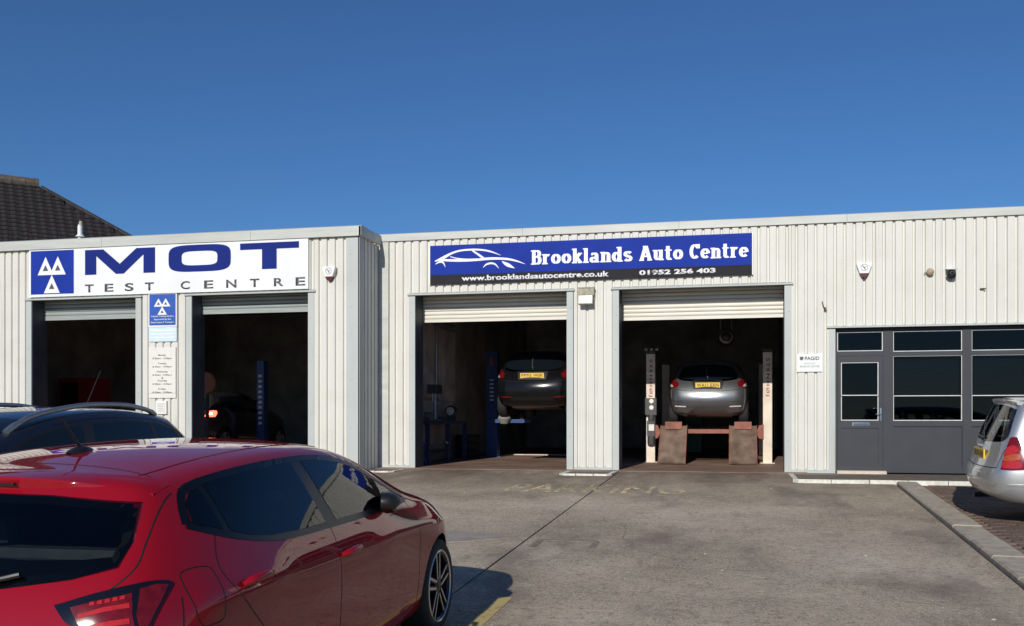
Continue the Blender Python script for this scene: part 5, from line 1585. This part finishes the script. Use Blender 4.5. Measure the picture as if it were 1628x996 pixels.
def silver_estate():
    root = thing('parked_estate_car', 'silver estate car with red tail lamp parked outside the grey office at right', 'car', (3.72, 11.66, gz(11.66) + 0.002), (math.atan(SLOPE), 0, R(-2.0)))
    me, sk = make_body(ESTATE, 3)
    link('body', me, root)
    co = lambda x, y: (x + y) / math.sqrt(2)
    sk.patch('rear_window', [(-.575, 1.30), (-.3, 1.335), (0, 1.345), (.3, 1.335), (.575, 1.30), (.665, 1.05), (.66, .975), (.58, .94), (.3, .925), (0, .92), (-.3, .925), (-.58, .94), (-.66, .975), (-.665, 1.05)], 'rear', 'privacy_glass', root, 0.004, 1, 0.06, 2)
    wiper(root, sk, [(0.0, .955), (.15, .955), (.3, .965), (.42, .985)])
    for sd in (1, -1):
        lamp = [(co(-.79, .735), .985), (co(-.745, .775), 1.0), (co(-.69, .805), .88), (co(-.64, .83), .70), (co(-.65, .83), .645), (co(-.84, .765), .64), (co(-.855, .75), .66), (co(-.83, .745), .82)]
        lp = sk.patch('tail_lamp', lamp, 'corner', 'tail_red', root, 0.008, sd, 0.03, 2, 0.02)
        sk.patch('lamp_lens', [(co(-.81, .745), .88), (co(-.75, .78), .91), (co(-.71, .80), .84), (co(-.83, .745), .80)], 'corner', 'tail_bright', lp, 0.011, sd, 0.03, 3, 0.004)
        sk.patch('lamp_lens', [(co(-.83, .75), .79), (co(-.71, .80), .82), (co(-.69, .81), .755), (co(-.84, .755), .735)], 'corner', 'tail_amber', lp, 0.011, sd, 0.03, 3, 0.004)
        sk.patch('lamp_lens', [(co(-.84, .755), .725), (co(-.69, .81), .74), (co(-.665, .82), .67), (co(-.84, .76), .66)], 'corner', 'tail_bright', lp, 0.011, sd, 0.03, 3, 0.004)
        sk.patch('side_window', [(-.60, 1.25), (-.45, 1.315), (-.1, 1.335), (-.06, 1.0), (-.35, 1.0), (-.62, 1.03)], 'side', 'clear_glass', root, 0.004, sd, 0.05, 0)
        sk.patch('side_window', [(0.0, 1.34), (.55, 1.345), (.66, .985), (.05, 1.0)], 'side', 'clear_glass', root, 0.004, sd, 0.05, 0)
        sk.patch('side_window', [(.64, 1.34), (1.05, 1.325), (1.40, 1.26), (1.72, 1.13), (1.95, .98), (.75, .98)], 'side', 'clear_glass', root, 0.004, sd, 0.05, 0)
        sk.ribbon('tailgate_gap', [(sd * .63, 1.33), (sd * .735, 1.04), (sd * .70, .80), (sd * .685, .66)], 'rear', 'gap_black', root, 0.008, 0.001)
        sk.ribbon('door_gap', [(-0.03, .97), (-.06, .80), (.22, .58), (.38, .30)], 'side', 'gap_black', root, 0.005, 0.001, sd)
        sk.ribbon('door_gap', [(0.69, .97), (.70, .60), (.69, .26)], 'side', 'gap_black', root, 0.005, 0.001, sd)
        sk.ribbon('bumper_strip', [(-.80, .475), (-.6, .475), (-.45, .475)], 'side', 'paint_silver', root, 0.022, 0.010, sd)
        handle(root, sk, 0.12, .87, sd, 'paint_silver')
    for k_ in (1, 2, 3):
        for sd in (1, -1):
            sk.ribbon('window_seal', ESTATE['cut'][k_][1], 'side', 'black_plastic', root, 0.05, 0.0022, sd, 0.03, 0, True)
    sk.ribbon('window_seal', ESTATE['cut'][4][1], 'rear', 'black_plastic', root, 0.06, 0.0022, 1, 0.03, 0, True)
    sk.patch('windscreen', [(1.36, -.52), (1.41, 0), (1.36, .52), (2.09, .61), (2.25, .3), (2.29, 0), (2.25, -.3), (2.09, -.61)], 'top', 'clear_glass', root, 0.004, 1, 0.08, 0)
    cabin(root, 0.95, 0.12, 0.98, 1.55, 0.92)
    sk.ribbon('bumper_gap', [(-.70, .655), (-.4, .645), (0, .64), (.4, .645), (.70, .655)], 'rear', 'gap_black', root, 0.010, 0.001)
    sk.ribbon('bumper_strip', [(-.72, .475), (-.4, .475), (0, .475), (.4, .475), (.72, .475)], 'rear', 'paint_silver', root, 0.022, 0.010)
    sk.patch('tow_cover', [(-.22, .33), (.22, .33), (.20, .40), (-.20, .40)], 'rear', 'black_plastic', root, 0.002, 1, 0.05, 0)
    plate(root, sk, .775, 'MX04 KHB')
    p, n = sk.hit(sk.frame('rear'), 0, .868, 0)
    MB().prism([(p.x + .01, .885), (p.x - .022, .880), (p.x - .026, .858), (p.x + .01, .850)], 'y', -.15, .15).build('tailgate_handle', 'chrome', root)
    sk.patch('badge', [(-.055, .915), (0, .935), (.055, .915), (0, .895)], 'rear', 'emblem_grey', root, 0.004, 1, 0.05, 4)
    # roof spoiler lip over the rear screen and the exhaust end
    prof = []
    for y_ in np.linspace(-.58, .58, 21):
        q = (y_ / .58) ** 2
        xe = -.735 + .07 * q; ze = 1.415 - .035 * q
        prof.append([(xe + .2, y_, ze + .012), (xe, y_, ze), (xe + .012, y_, ze - .028), (xe + .2, y_, ze - .04)])
    vs = [q for r_ in prof for q in r_]
    n = 4
    fs = [(i * n + k, i * n + (k + 1) % n, (i + 1) * n + (k + 1) % n, (i + 1) * n + k) for i in range(len(prof) - 1) for k in range(n)] + [tuple(range(n)), tuple((len(prof) - 1) * n + k for k in range(n))]
    MB().add(vs, fs).build('roof_spoiler', 'paint_silver', root, True)
    MB().tube([(-.60, .42, .235), (-.90, .42, .225)], .03, 12).build('exhaust', 'black_plastic', root)
    for x_ in (0.0, 2.615):
        for sd in (1, -1):
            wheel(root, x_, sd * 0.855, 0.312, sd, 0.20, 'plain')
    return root
silver_estate()

NAVY = dict(ESTATE)
NAVY.update(cut=[], paint='paint_navy', wb=2.65, arch=0.36,
    rear=[(-0.72, .66, .27), (-0.83, .74, .36), (-0.855, .765, .57), (-0.80, .775, .75), (-0.72, .72, .99), (-0.43, .625, 1.29), (-0.40, .565, 1.345)],
    rows=ESTATE['rows'][:4] + [
        [(-0.7, .765, 1.03), (0, .79, 1.02), (1.0, .80, .98), (2.0, .795, .95), (2.5, .785, .92), (2.9, .755, .84), (3.28, .69, .74)],
        [(-0.7, .64, 1.29), (-0.3, .655, 1.335), (0.3, .665, 1.375), (0.9, .665, 1.375), (1.25, .66, 1.335), (1.60, .665, 1.24), (1.95, .69, 1.11), (2.25, .72, .975), (2.5, .735, .935), (2.9, .71, .86), (3.28, .65, .765)],
        [(-0.7, .585, 1.35), (-0.3, .60, 1.395), (0.3, .605, 1.432), (0.9, .60, 1.432), (1.25, .59, 1.392), (1.60, .595, 1.295), (1.95, .62, 1.16), (2.25, .66, 1.01), (2.5, .67, .96), (2.9, .645, .89), (3.28, .59, .80)]])
def navy_car():
    root = thing('parked_crossover_car', 'dark navy estate car with roof rails parked behind the red hatchback', 'car', (-6.13, 7.72, gz(7.72) - 0.01), (0, math.atan(SLOPE), R(270)))
    me, sk = make_body(NAVY, 3)
    link('body', me, root)
    for sd in (1, -1):
        sk.patch('window_surround', [(-.50, 1.09), (-.38, 1.22), (-.1, 1.305), (.3, 1.34), (.8, 1.347), (1.2, 1.312), (1.55, 1.23), (1.9, 1.08), (2.10, .975), (1.6, .98), (.8, 1.0), (.1, 1.03), (-.3, 1.07)], 'side', 'black_plastic', root, 0.0015, sd, 0.05, 3)
        sk.patch('quarter_window', [(-.44, 1.10), (-.33, 1.22), (-.12, 1.285), (-.04, 1.295), (-.03, 1.055)], 'side', 'car_glass_tint', root, 0.004, sd, 0.05, 0)
        sk.patch('side_window', [(.01, 1.30), (.4, 1.325), (.80, 1.33), (.86, 1.015), (.02, 1.05)], 'side', 'car_glass_tint', root, 0.004, sd, 0.05, 0)
        sk.patch('side_window', [(.93, 1.32), (1.2, 1.295), (1.5, 1.225), (1.8, 1.10), (1.98, 1.0), (.98, 1.01)], 'side', 'car_glass_tint', root, 0.004, sd, 0.05, 0)
        sk.ribbon('window_trim', [(-.50, 1.11), (-.37, 1.24), (-.1, 1.325), (.3, 1.36), (.8, 1.366), (1.2, 1.33)], 'side', 'black_plastic', root, 0.012, 0.003, sd)
        sk.patch('tail_lamp', [(-.70, .90), (-.66, 1.02), (-.45, 1.0), (-.36, .94), (-.50, .87)], 'side', 'tail_red', root, 0.005, sd, 0.04, 3)
        # rail: a bow standing clear of the roof on two feet
        pts = []
        for x_, h_ in [(1.62, .004), (1.50, .035), (1.30, .055), (.8, .058), (.3, .052), (.0, .042), (-.14, .028), (-.22, .004)]:
            p, n = sk.hit(sk.frame('top'), x_, sd * .565, h_)
            pts.append(p)
        rail = MB()
        P = spline([tuple(p) for p in pts], 5)
        rail.tube(P, [0.022 if 4 < i < len(P) - 5 else 0.028 for i in range(len(P))], 10)
        rail.build('roof_rail', 'rail_metal', root, True)
        mirror(root, 1.98, sd * 0.97, 1.0, sd, 'paint_navy')
    sk.patch('rear_window', [(-.53, 1.29), (0, 1.33), (.53, 1.29), (.63, 1.08), (.60, 1.02), (0, 1.0), (-.60, 1.02), (-.63, 1.08)], 'rear', 'car_glass_tint', root, 0.004, 1, 0.06, 0)
    sk.patch('windscreen', [(1.35, -.50), (1.40, 0), (1.35, .50), (2.10, .60), (2.26, .3), (2.30, 0), (2.26, -.3), (2.10, -.60)], 'top', 'car_glass', root, 0.003, 1, 0.08, 0)
    p, n = sk.hit(sk.frame('top'), 0.02, 0.0, 0.0)
    a = MB().lathe([(0.028, 0.0), (0.024, 0.015), (0.008, 0.03)], tuple(p), 'z', 12)
    a.tube([(p.x, 0, p.z + .02), (p.x - .22, 0, p.z + .36)], [.005, .0028], 8)
    a.build('aerial', 'black_plastic', root)
    for x_ in (0.0, 2.65):
        for sd in (1, -1):
            wheel(root, x_, sd * 0.86, 0.312, sd, 0.215, 'plain')
    return root
navy_car()

def bay_hatch(name, label, paint, loc, rz, text, lit=False, dark=False, chrome=True):
    sp = dict(RED); sp['paint'] = paint; sp['arch'] = 0.34
    kz = 1.09
    f = lambda L: [(x, y * 0.985, z * kz if z > .3 else z) for x, y, z in L]
    sp['rows'] = [f(r_) for r_ in RED['rows']]
    sp['rear'] = f([(-0.42, .70, .26), (-0.55, .775, .38), (-0.585, .80, .56), (-0.53, .80, .78), (-0.44, .73, .93), (-0.17, .63, 1.24), (-0.14, .575, 1.295)])
    sp['front'] = f(RED['front'])
    sp['rear_bow'] = [-0.06, -0.09, -0.11, -0.07, -0.08, -0.09, 0]
    sp['crease'] = {}
    root = thing(name, label, 'car', loc, (0, 0, rz))
    me, sk = make_body(sp, 2)
    link('body', me, root)
    co = lambda x, y: (x + y) / math.sqrt(2)
    sk.patch('rear_window', [(-.52, 1.29), (-.25, 1.335), (0, 1.345), (.25, 1.335), (.52, 1.29), (.60, 1.16), (.60, 1.06), (.35, 1.01), (0, .995), (-.35, 1.01), (-.60, 1.06), (-.60, 1.16)], 'rear', 'car_glass', root, 0.004, 1, 0.06, 2)
    wiper(root, sk, [(0.0, 1.03), (.02, 1.10), (.03, 1.18), (.035, 1.26)], 'steel')
    for sd in (1, -1):
        lamp = [(co(-.50, .62), .93), (co(-.40, .76), 1.04), (co(-.26, .83), 1.05), (co(-.24, .84), .93), (co(-.34, .82), .84), (co(-.47, .74), .83), (co(-.53, .64), .85)]
        lp = sk.patch('tail_lamp', lamp, 'corner', 'tail_red', root, 0.006, sd, 0.04, 2, 0.02)
        sk.patch('lamp_clear', [(co(-.47, .71), .855), (co(-.36, .80), .86), (co(-.30, .82), .93), (co(-.42, .76), .905)], 'corner', 'tail_clear', lp, 0.009, sd, 0.04, 0, 0.006)
        if lit:
            sk.patch('lamp_lit', [(co(-.50, .64), .87), (co(-.34, .80), .87), (co(-.28, .82), 1.0), (co(-.44, .70), .99)], 'corner', 'lamp_red_lit', lp, 0.012, sd, 0.04, 2, 0.006)
            sk.patch('lamp_lit', [(co(-.45, .71), .91), (co(-.40, .75), .91), (co(-.39, .76), .955), (co(-.43, .73), .955)], 'corner', 'lamp_white_lit', lp, 0.014, sd, 0.04, 2, 0.006)
        sk.patch('side_window', [(-.02, 1.21), (.08, 1.33), (.9, 1.365), (1.5, 1.30), (2.0, 1.08), (1.0, 1.05), (.3, 1.09)], 'side', 'car_glass', root, 0.004, sd, 0.06, 0)
        sk.patch('reflector', [(sd * .46, .415), (sd * .70, .425), (sd * .70, .450), (sd * .46, .440)], 'rear', 'tail_red' if dark else 'tail_clear', root, 0.003, 1, 0.05, 0)
    sk.ribbon('bumper_gap', [(-.70, .80), (-.4, .765), (0, .755), (.4, .765), (.70, .80)], 'rear', 'gap_black', root, 0.008, 0.001)
    sk.ribbon('bumper_crease', [(-.76, .555), (-.4, .545), (0, .54), (.4, .545), (.76, .555)], 'rear', paint, root, 0.030, 0.010)
    sk.patch('lower_bumper', [(-.50, .30), (.50, .30), (.44, .44), (-.44, .44)], 'rear', 'black_plastic' if dark else paint, root, 0.003, 1, 0.05, 0)
    sk.patch('plate_recess', [(-.34, .975), (.34, .975), (.30, .80), (-.30, .80)], 'rear', 'black_plastic', root, 0.002, 1, 0.05, 0)
    if chrome:
        sk.ribbon('plate_trim', [(-.30, .985), (0, 1.0), (.30, .985)], 'rear', 'chrome', root, 0.022, 0.012)
    plate(root, sk, .885, text)
    for x_ in (0.0, 2.564):
        for sd in (1, -1):
            wheel(root, x_, sd * 0.855, 0.312, sd, 0.20, 'plain')
    return root
LIFT2 = 0.80
bay_hatch('lifted_hatchback', 'silver grey hatchback raised on the cream post lift in the right workshop bay', 'paint_grey', (-0.66, 20.42, LIFT2), R(90), 'WA11 EXN')
bay_hatch('lifted_hatchback', 'black hatchback with grey bumper raised on the blue lift in the left workshop bay', 'paint_black', (-4.32, 19.55, 1.0), R(90), 'FP52 WJE', dark=True, chrome=False)
bay_hatch('hatchback_on_test', 'dark car with glowing tail lamp inside the right test bay', 'paint_dark', (-12.42, 19.0, 0.14), R(90), 'KV06 OTN', lit=True, dark=True, chrome=False)

# ---------------------------------------------------------------- lifts and workshop things
def vtext(parent, body, x, ytop, ztop, zbot, w, yplane, mat):
    """word running down a post, letters turned a quarter clockwise"""
    cu = bpy.data.curves.new('t', 'FONT'); cu.body = body; cu.offset = 0.02; cu.resolution_u = 3; cu.space_character = 1.25
    ob = bpy.data.objects.new('t', cu); C.objects.link(ob)
    me = bpy.data.meshes.new_from_object(ob.evaluated_get(bpy.context.evaluated_depsgraph_get()))
    bpy.data.objects.remove(ob)
    xs_ = [v.co.x for v in me.vertices]; ys_ = [v.co.y for v in me.vertices]
    for v in me.vertices:
        u = (v.co.x - min(xs_)) / (max(xs_) - min(xs_)); q = (v.co.y - min(ys_)) / (max(ys_) - min(ys_))
        v.co = (x - w / 2 + q * w, yplane, ztop - u * (ztop - zbot))
    me.materials.clear(); me.materials.append(MATS[mat])
    return link('lettering', me, parent)

L4 = thing('four_post_lift', 'vehicle lift with cream posts and red ramps in the right workshop bay', 'vehicle lift', (-0.66, 20.3, 0), world=True)
for i, (x, y) in enumerate(((-1.92, 20.34), (0.60, 20.34), (-1.92, 24.6), (0.60, 24.6))):
    p = MB()
    p.box(x - .095, x + .095, y - .10, y + .10, 0.012, 2.40)
    po = p.build('post', 'lift_cream', L4)
    MB().box(x - .15, x + .15, y - .16, y + .16, 0.0, 0.012).build('base_plate', 'lift_cream', po)
    if i < 2:
        vtext(po, 'STENHØJ', x, 0, 2.28, 1.45, 0.085, y - .1015, 'lift_text_red')
    MB().box(x - .10, x + .10, y - .11, y + .11, 2.41, 2.47).build('post_cap', 'box_grey', po)
cb = MB()
cb.box(-1.82, 0.50, 20.26, 20.40, .645, .735)
cb.build('crossbeam', 'lift_red', L4)
MB().box(-1.82, 0.50, 24.5, 24.66, .60, .74).build('crossbeam', 'lift_red', L4)
for x in (-1.86, 0.52):
    MB().prism([(x - .0, .52), (x + .10 * (1 if x < 0 else -1), .54), (x + .16 * (1 if x < 0 else -1), .66), (x + .10 * (1 if x < 0 else -1), .82), (x, .84)], 'y', 20.22, 20.25).build('carriage', 'lift_red', L4)
for xa, xb in ((-1.68, -1.12), (-0.20, 0.36)):
    MB().box(xa + .02, xb - .02, 20.16, 24.9, .66, LIFT2 - .004).build('platform', 'lift_ramp', L4)
    f = MB().prism([(20.15, .78), (19.47, .012), (19.45, .045), (20.12, .81)], 'x', xa, xb)
    fo = f.build('ramp', 'lift_ramp', L4)
    for xe in (xa - .012, xb):
        MB().prism([(20.15, .77), (19.45, .005), (19.44, .060), (20.12, .83)], 'x', xe, xe + .012).build('ramp_edge', 'lift_red', fo)
    MB().box(xa + .10, xb - .10, 20.02, 20.05, .74, .90).build('wheel_stop', 'lift_red', L4)
bx = MB().box(-2.04, -1.78, 20.12, 20.23, 1.05, 1.42).build('control_box', 'box_grey', L4)
for z in (1.35, 1.21):
    MB().lathe([(0.0, -.012), (.046, -.010), (.052, 0.0)], (-1.89, 20.119, z), 'y', 20).build('button', 'dial_white', bx, True)
MB().tube([(-1.90, 20.17, 1.05), (-1.90, 20.17, .92)], .07, 14).build('pump_motor', 'box_grey', bx)
MB().box(-1.99, -1.82, 20.13, 20.23, .58, .92).build('pump_tank', 'box_grey', bx)
MB().box(-1.95, -1.83, 20.118, 20.128, .70, .84).build('warning_label', 'notice_paper', bx)
MB().tube([(-1.90, 20.18, .58), (-1.90, 20.18, .40)], .085, 14).build('pump_drum', 'box_grey', bx)
for k in range(3):
    MB().lathe([(0.0, -.05), (.035, -.04), (.04, .02)], (-2.02 + .12 * k, 20.2, 2.50), 'y', 10).build('pulley', 'steel', L4, True)

L2 = thing('two_post_lift', 'blue two post lift carrying the black car in the left workshop bay', 'vehicle lift', (-4.4, 22.4, 0), world=True)
for x in (-6.12, -2.98):
    sgn = 1 if x < -4 else -1
    po = MB().box(x - .14, x + .14, 22.26, 22.54, .02, 2.65).build('post', 'lift_blue', L2)
    MB().box(x - .25, x + .25, 22.18, 22.63, 0.0, .02).build('base_plate', 'lift_blue', po)
    MB().box(x - .05, x + .05, 22.252, 22.259, 2.30, 2.55).build('warning_label', 'lift_red', po)
    for k in range(6):
        MB().box(x - .045, x + .05, 22.252, 22.259, 1.42 + .10 * k, 1.455 + .10 * k).build('label_stripe', 'notice_paper', po)
    for y2 in (22.1, 22.75):
        MB().box(min(x, x + sgn * .9), max(x, x + sgn * .9), y2 - .06 if y2 < 22.4 else y2, y2 if y2 < 22.4 else y2 + .06, .86, .95).build('arm', 'lift_blue', L2)
        MB().tube([(x, 22.4, .905), (x + sgn * .05, y2, .905)], .05, 8).build('arm_link', 'lift_blue', L2)
        MB().lathe([(.06, 0), (.07, .14)], (x + sgn * .82, y2, .95), 'z', 14).build('arm_pad', 'rubber', L2)

LB = thing('test_bay_lift_post', 'blue lift post with pale markings inside the right test bay', 'lift post', (-11.2, 20.0, 0), world=True)
MB().box(-11.29, -11.11, 19.92, 20.12, 0.02, 2.35).build('post', 'lift_blue', LB)
MB().box(-11.42, -10.98, 19.8, 20.25, 0.0, 0.02).build('base_plate', 'lift_blue', LB)
for k in range(10):
    MB().prism([(-11.25, 0), (-11.15, .02), (-11.17, .07), (-11.24, .075 - .004 * (k % 3))], 'y', 19.912, 19.919).build('marking', 'notice_paper', LB).location.z = .82 + .125 * k

WB = thing('workbench', 'dark blue workbench with clutter along the left wall of the left bay', 'workbench', (-6.65, 20, 0), world=True)
MB().box(-6.94, -6.40, 18.3, 21.1, .84, .92).build('bench_top', 'bench_blue', WB)
for y in (18.35, 19.7, 21.0):
    MB().box(-6.50, -6.42, y, y + .08, 0, .84).build('leg', 'bench_blue', WB)
MB().box(-6.90, -6.60, 18.4, 21.0, .2, .24).build('lower_shelf', 'bench_blue', WB)
t = thing('bench_vice', 'small dark vice on the workbench in the left bay', 'vice', (-6.55, 18.7, .92))
MB().box(-.09, .09, -.07, .07, 0, .05).build('base', 'steel', t); MB().box(-.06, .06, -.12, -.02, .05, .19).build('jaw', 'steel', t); MB().box(-.06, .06, .03, .10, .05, .19).build('jaw', 'steel', t)
MB().tube([(0, -.12, .10), (0, -.25, .10)], .015).build('screw', 'steel', t)
t = thing('pillar_drill', 'tall pale column drill on the workbench in the left bay', 'drill', (-6.62, 19.35, .92))
MB().tube([(0, 0, 0), (0, 0, .72)], .045, 12).build('column', 'steel', t); MB().box(-.12, .12, -.12, .12, 0, .03).build('base', 'steel', t)
MB().box(-.11, .11, -.22, .16, .60, .80).build('head', 'box_grey', t); MB().tube([(0, -.16, .60), (0, -.16, .42)], .02).build('chuck', 'steel', t)
t = thing('bench_grinder', 'round faced bench grinder on the workbench in the left bay', 'grinder', (-6.6, 20.45, .92))
MB().box(-.08, .08, -.10, .10, 0, .12).build('base', 'box_grey', t)
MB().lathe([(0, -.09), (.13, -.09), (.14, -.06), (.14, .06), (.13, .09), (0, .09)], (0, 0, .22), 'y', 24).build('housing', 'box_grey', t, True)
MB().lathe([(0, -.012), (.09, -.01), (.095, 0)], (0, -.095, .22), 'y', 24).build('wheel_face', 'inner_panel', t)
for i, (y0, y1, z0, z1) in enumerate([(18.2, 19.2, 1.5, 3.2), (19.3, 20.5, 1.45, 3.15), (20.6, 21.8, 1.4, 3.1), (18.3, 21.6, 1.0, 1.38)]):
    tag(MB().box(-6.949, -6.93, y0, y1, z0, z1).build('wall_board', 'inner_panel'), ['pale wall board nearest the door above the workbench', 'middle pale wall board above the workbench', 'farthest pale wall board above the workbench', 'long low splash board behind the workbench'][i], 'wall board')
t = thing('wall_pipework', 'thin air pipe run along the left wall of the left bay', 'pipes', (-6.9, 18, 2))
MB().tube([(0, 0, 1.25), (0, 3.6, 1.25)], .025).build('pipe', 'steel', t); MB().tube([(0.02, .9, 1.25), (0.02, .9, -.9)], .022).build('pipe', 'steel', t); MB().tube([(0.02, 2.2, 1.25), (0.02, 2.2, -.8)], .022).build('pipe', 'steel', t)
for i in range(3):
    tag(MB().lathe([(.28, -.09), (.30, -.06), (.31, 0), (.30, .06), (.28, .09), (.19, .09), (.18, 0), (.19, -.09), (.28, -.09)], (-6.56, 21.65, .10 + .19 * i), 'z', 28).build('spare_tyre', 'rubber', None, True), ['bottom', 'middle', 'top'][i] + ' tyre of the stack at the far end of the workbench', 'tyre', 'stacked tyres')
t = thing('folding_chair', 'blue chair just inside the left jamb of the left bay', 'chair', (-6.62, 17.98, 0), (0, 0, R(60)))
for sx in (-.18, .18):
    MB().tube([(sx, -.20, .0), (sx, .16, .86)], .014).build('leg', 'lift_blue', t); MB().tube([(sx, .20, 0), (sx, -.18, .46)], .014).build('leg', 'lift_blue', t)
MB().box(-.19, .19, -.20, .18, .44, .47).build('seat', 'lift_blue', t)
for k in range(4):
    MB().box(-.18, .18, .10 + .03 * k, .115 + .03 * k, .58 + .07 * k, .62 + .07 * k).build('back_slat', 'lift_blue', t)
t = thing('inspection_lamp', 'small shiny lamp hanging by the workbench in the left bay', 'lamp', (-6.30, 19.1, .45))
MB().lathe([(0, -.03), (.05, -.025), (.055, .02), (.03, .06)], (0, 0, 0), 'y', 14).build('reflector', 'chrome', t, True); MB().tube([(0, .06, 0), (0, .2, .05)], .02).build('grip', 'black_plastic', t)
t = thing('tool_cabinet', 'red tool cabinet standing under the raised black car', 'tool cabinet', (-3.6, 23.2, 0))
MB().box(-.35, .35, -.22, .22, .12, .98).build('case', 'tool_red', t)
for k in range(5):
    MB().box(-.32, .32, -.235, -.221, .16 + .16 * k, .30 + .16 * k).build('drawer', 'tool_red', t)
for sx in (-.28, .28):
    MB().lathe([(.06, -.02), (.06, .02)], (sx, -.12, .06), 'x', 12).build('castor', 'rubber', t)
t = thing('dust_sheet', 'pale cloth bundle hung beside the blue lift post', 'cloth', (-5.72, 22.0, 1.1))
MB().lathe([(.02, .10), (.10, .06), (.13, -.02), (.17, -.14), (.10, -.26), (.0, -.28)], (0, 0, 0), 'z', 14).build('cloth', 'pale_fabric', t, True)
t = thing('ceiling_heater', 'black round heater hung from the roof in the right bay', 'heater', (-0.28, 20.4, 2.75))
MB().lathe([(0, -.16), (.10, -.155), (.17, -.10), (.19, 0), (.17, .12), (.10, .18), (0, .19)], (0, 0, 0), 'y', 24).build('drum', 'black_plastic', t, True)
MB().lathe([(.11, -.165), (.14, -.155), (.15, -.14)], (0, 0, 0), 'y', 24).build('grille_ring', 'steel', t, True)
MB().tube([(-.12, 0, .12), (-.12, 0, 1.4)], .012).build('hanger', 'steel', t); MB().tube([(.12, 0, .12), (.12, 0, 1.4)], .012).build('hanger', 'steel', t)
t = thing('green_cabinet', 'dark green cabinet behind the left post of the right bay lift', 'cabinet', (-1.5, 25.6, 0))
MB().box(-.5, .5, -.3, .3, .05, 1.5).build('case', 'tool_green', t)
for sx in (-.25, .25):
    MB().box(sx - .23, sx + .23, -.315, -.301, .10, 1.45).build('door', 'tool_green', t)
t = thing('test_equipment_cabinet', 'dark red equipment cabinet inside the left test bay', 'cabinet', (-15.75, 19.6, 0))
MB().box(-.45, .45, -.35, .35, .05, 1.95).build('case', 'tool_red', t); MB().box(-.40, .40, -.365, -.351, .15, 1.20).build('door', 'tool_red', t); MB().box(-.38, .10, -.362, -.351, 1.30, 1.85).build('screen', 'tail_black', t)
t = thing('tyre_fitter', 'orange disc of equipment just inside the right test bay', 'equipment', (-11.35, 17.9, 1.55))
MB().lathe([(0, -.03), (.22, -.03), (.24, 0), (.22, .03), (0, .03)], (0, 0, 0.2), 'y', 28).build('disc', 'orange_plastic', t, True); MB().tube([(0, .04, .2), (0, .04, -1.55)], .04).build('stand', 'box_grey', t)
for i, (x0, x1, z0, z1) in enumerate([(-13.0, -11.7, 1.9, 2.9), (-10.9, -9.6, 1.9, 2.8), (-9.4, -8.2, 1.7, 2.8)]):
    t = thing('notice_board', ['pale board on the back wall of the left test bay', 'left dark framed board on the back wall of the right test bay', 'right dark framed board on the back wall of the right test bay'][i], 'notice board', ((x0 + x1) / 2, 27.69, z0), world=True)
    MB().box(x0, x1, 27.66, 27.70, z0, z1).build('frame', 'inner_panel', t); MB().box(x0 + .05, x1 - .05, 27.65, 27.659, z0 + .05, z1 - .05).build('panel', 'inner_panel' if i == 0 else 'dark_void', t)
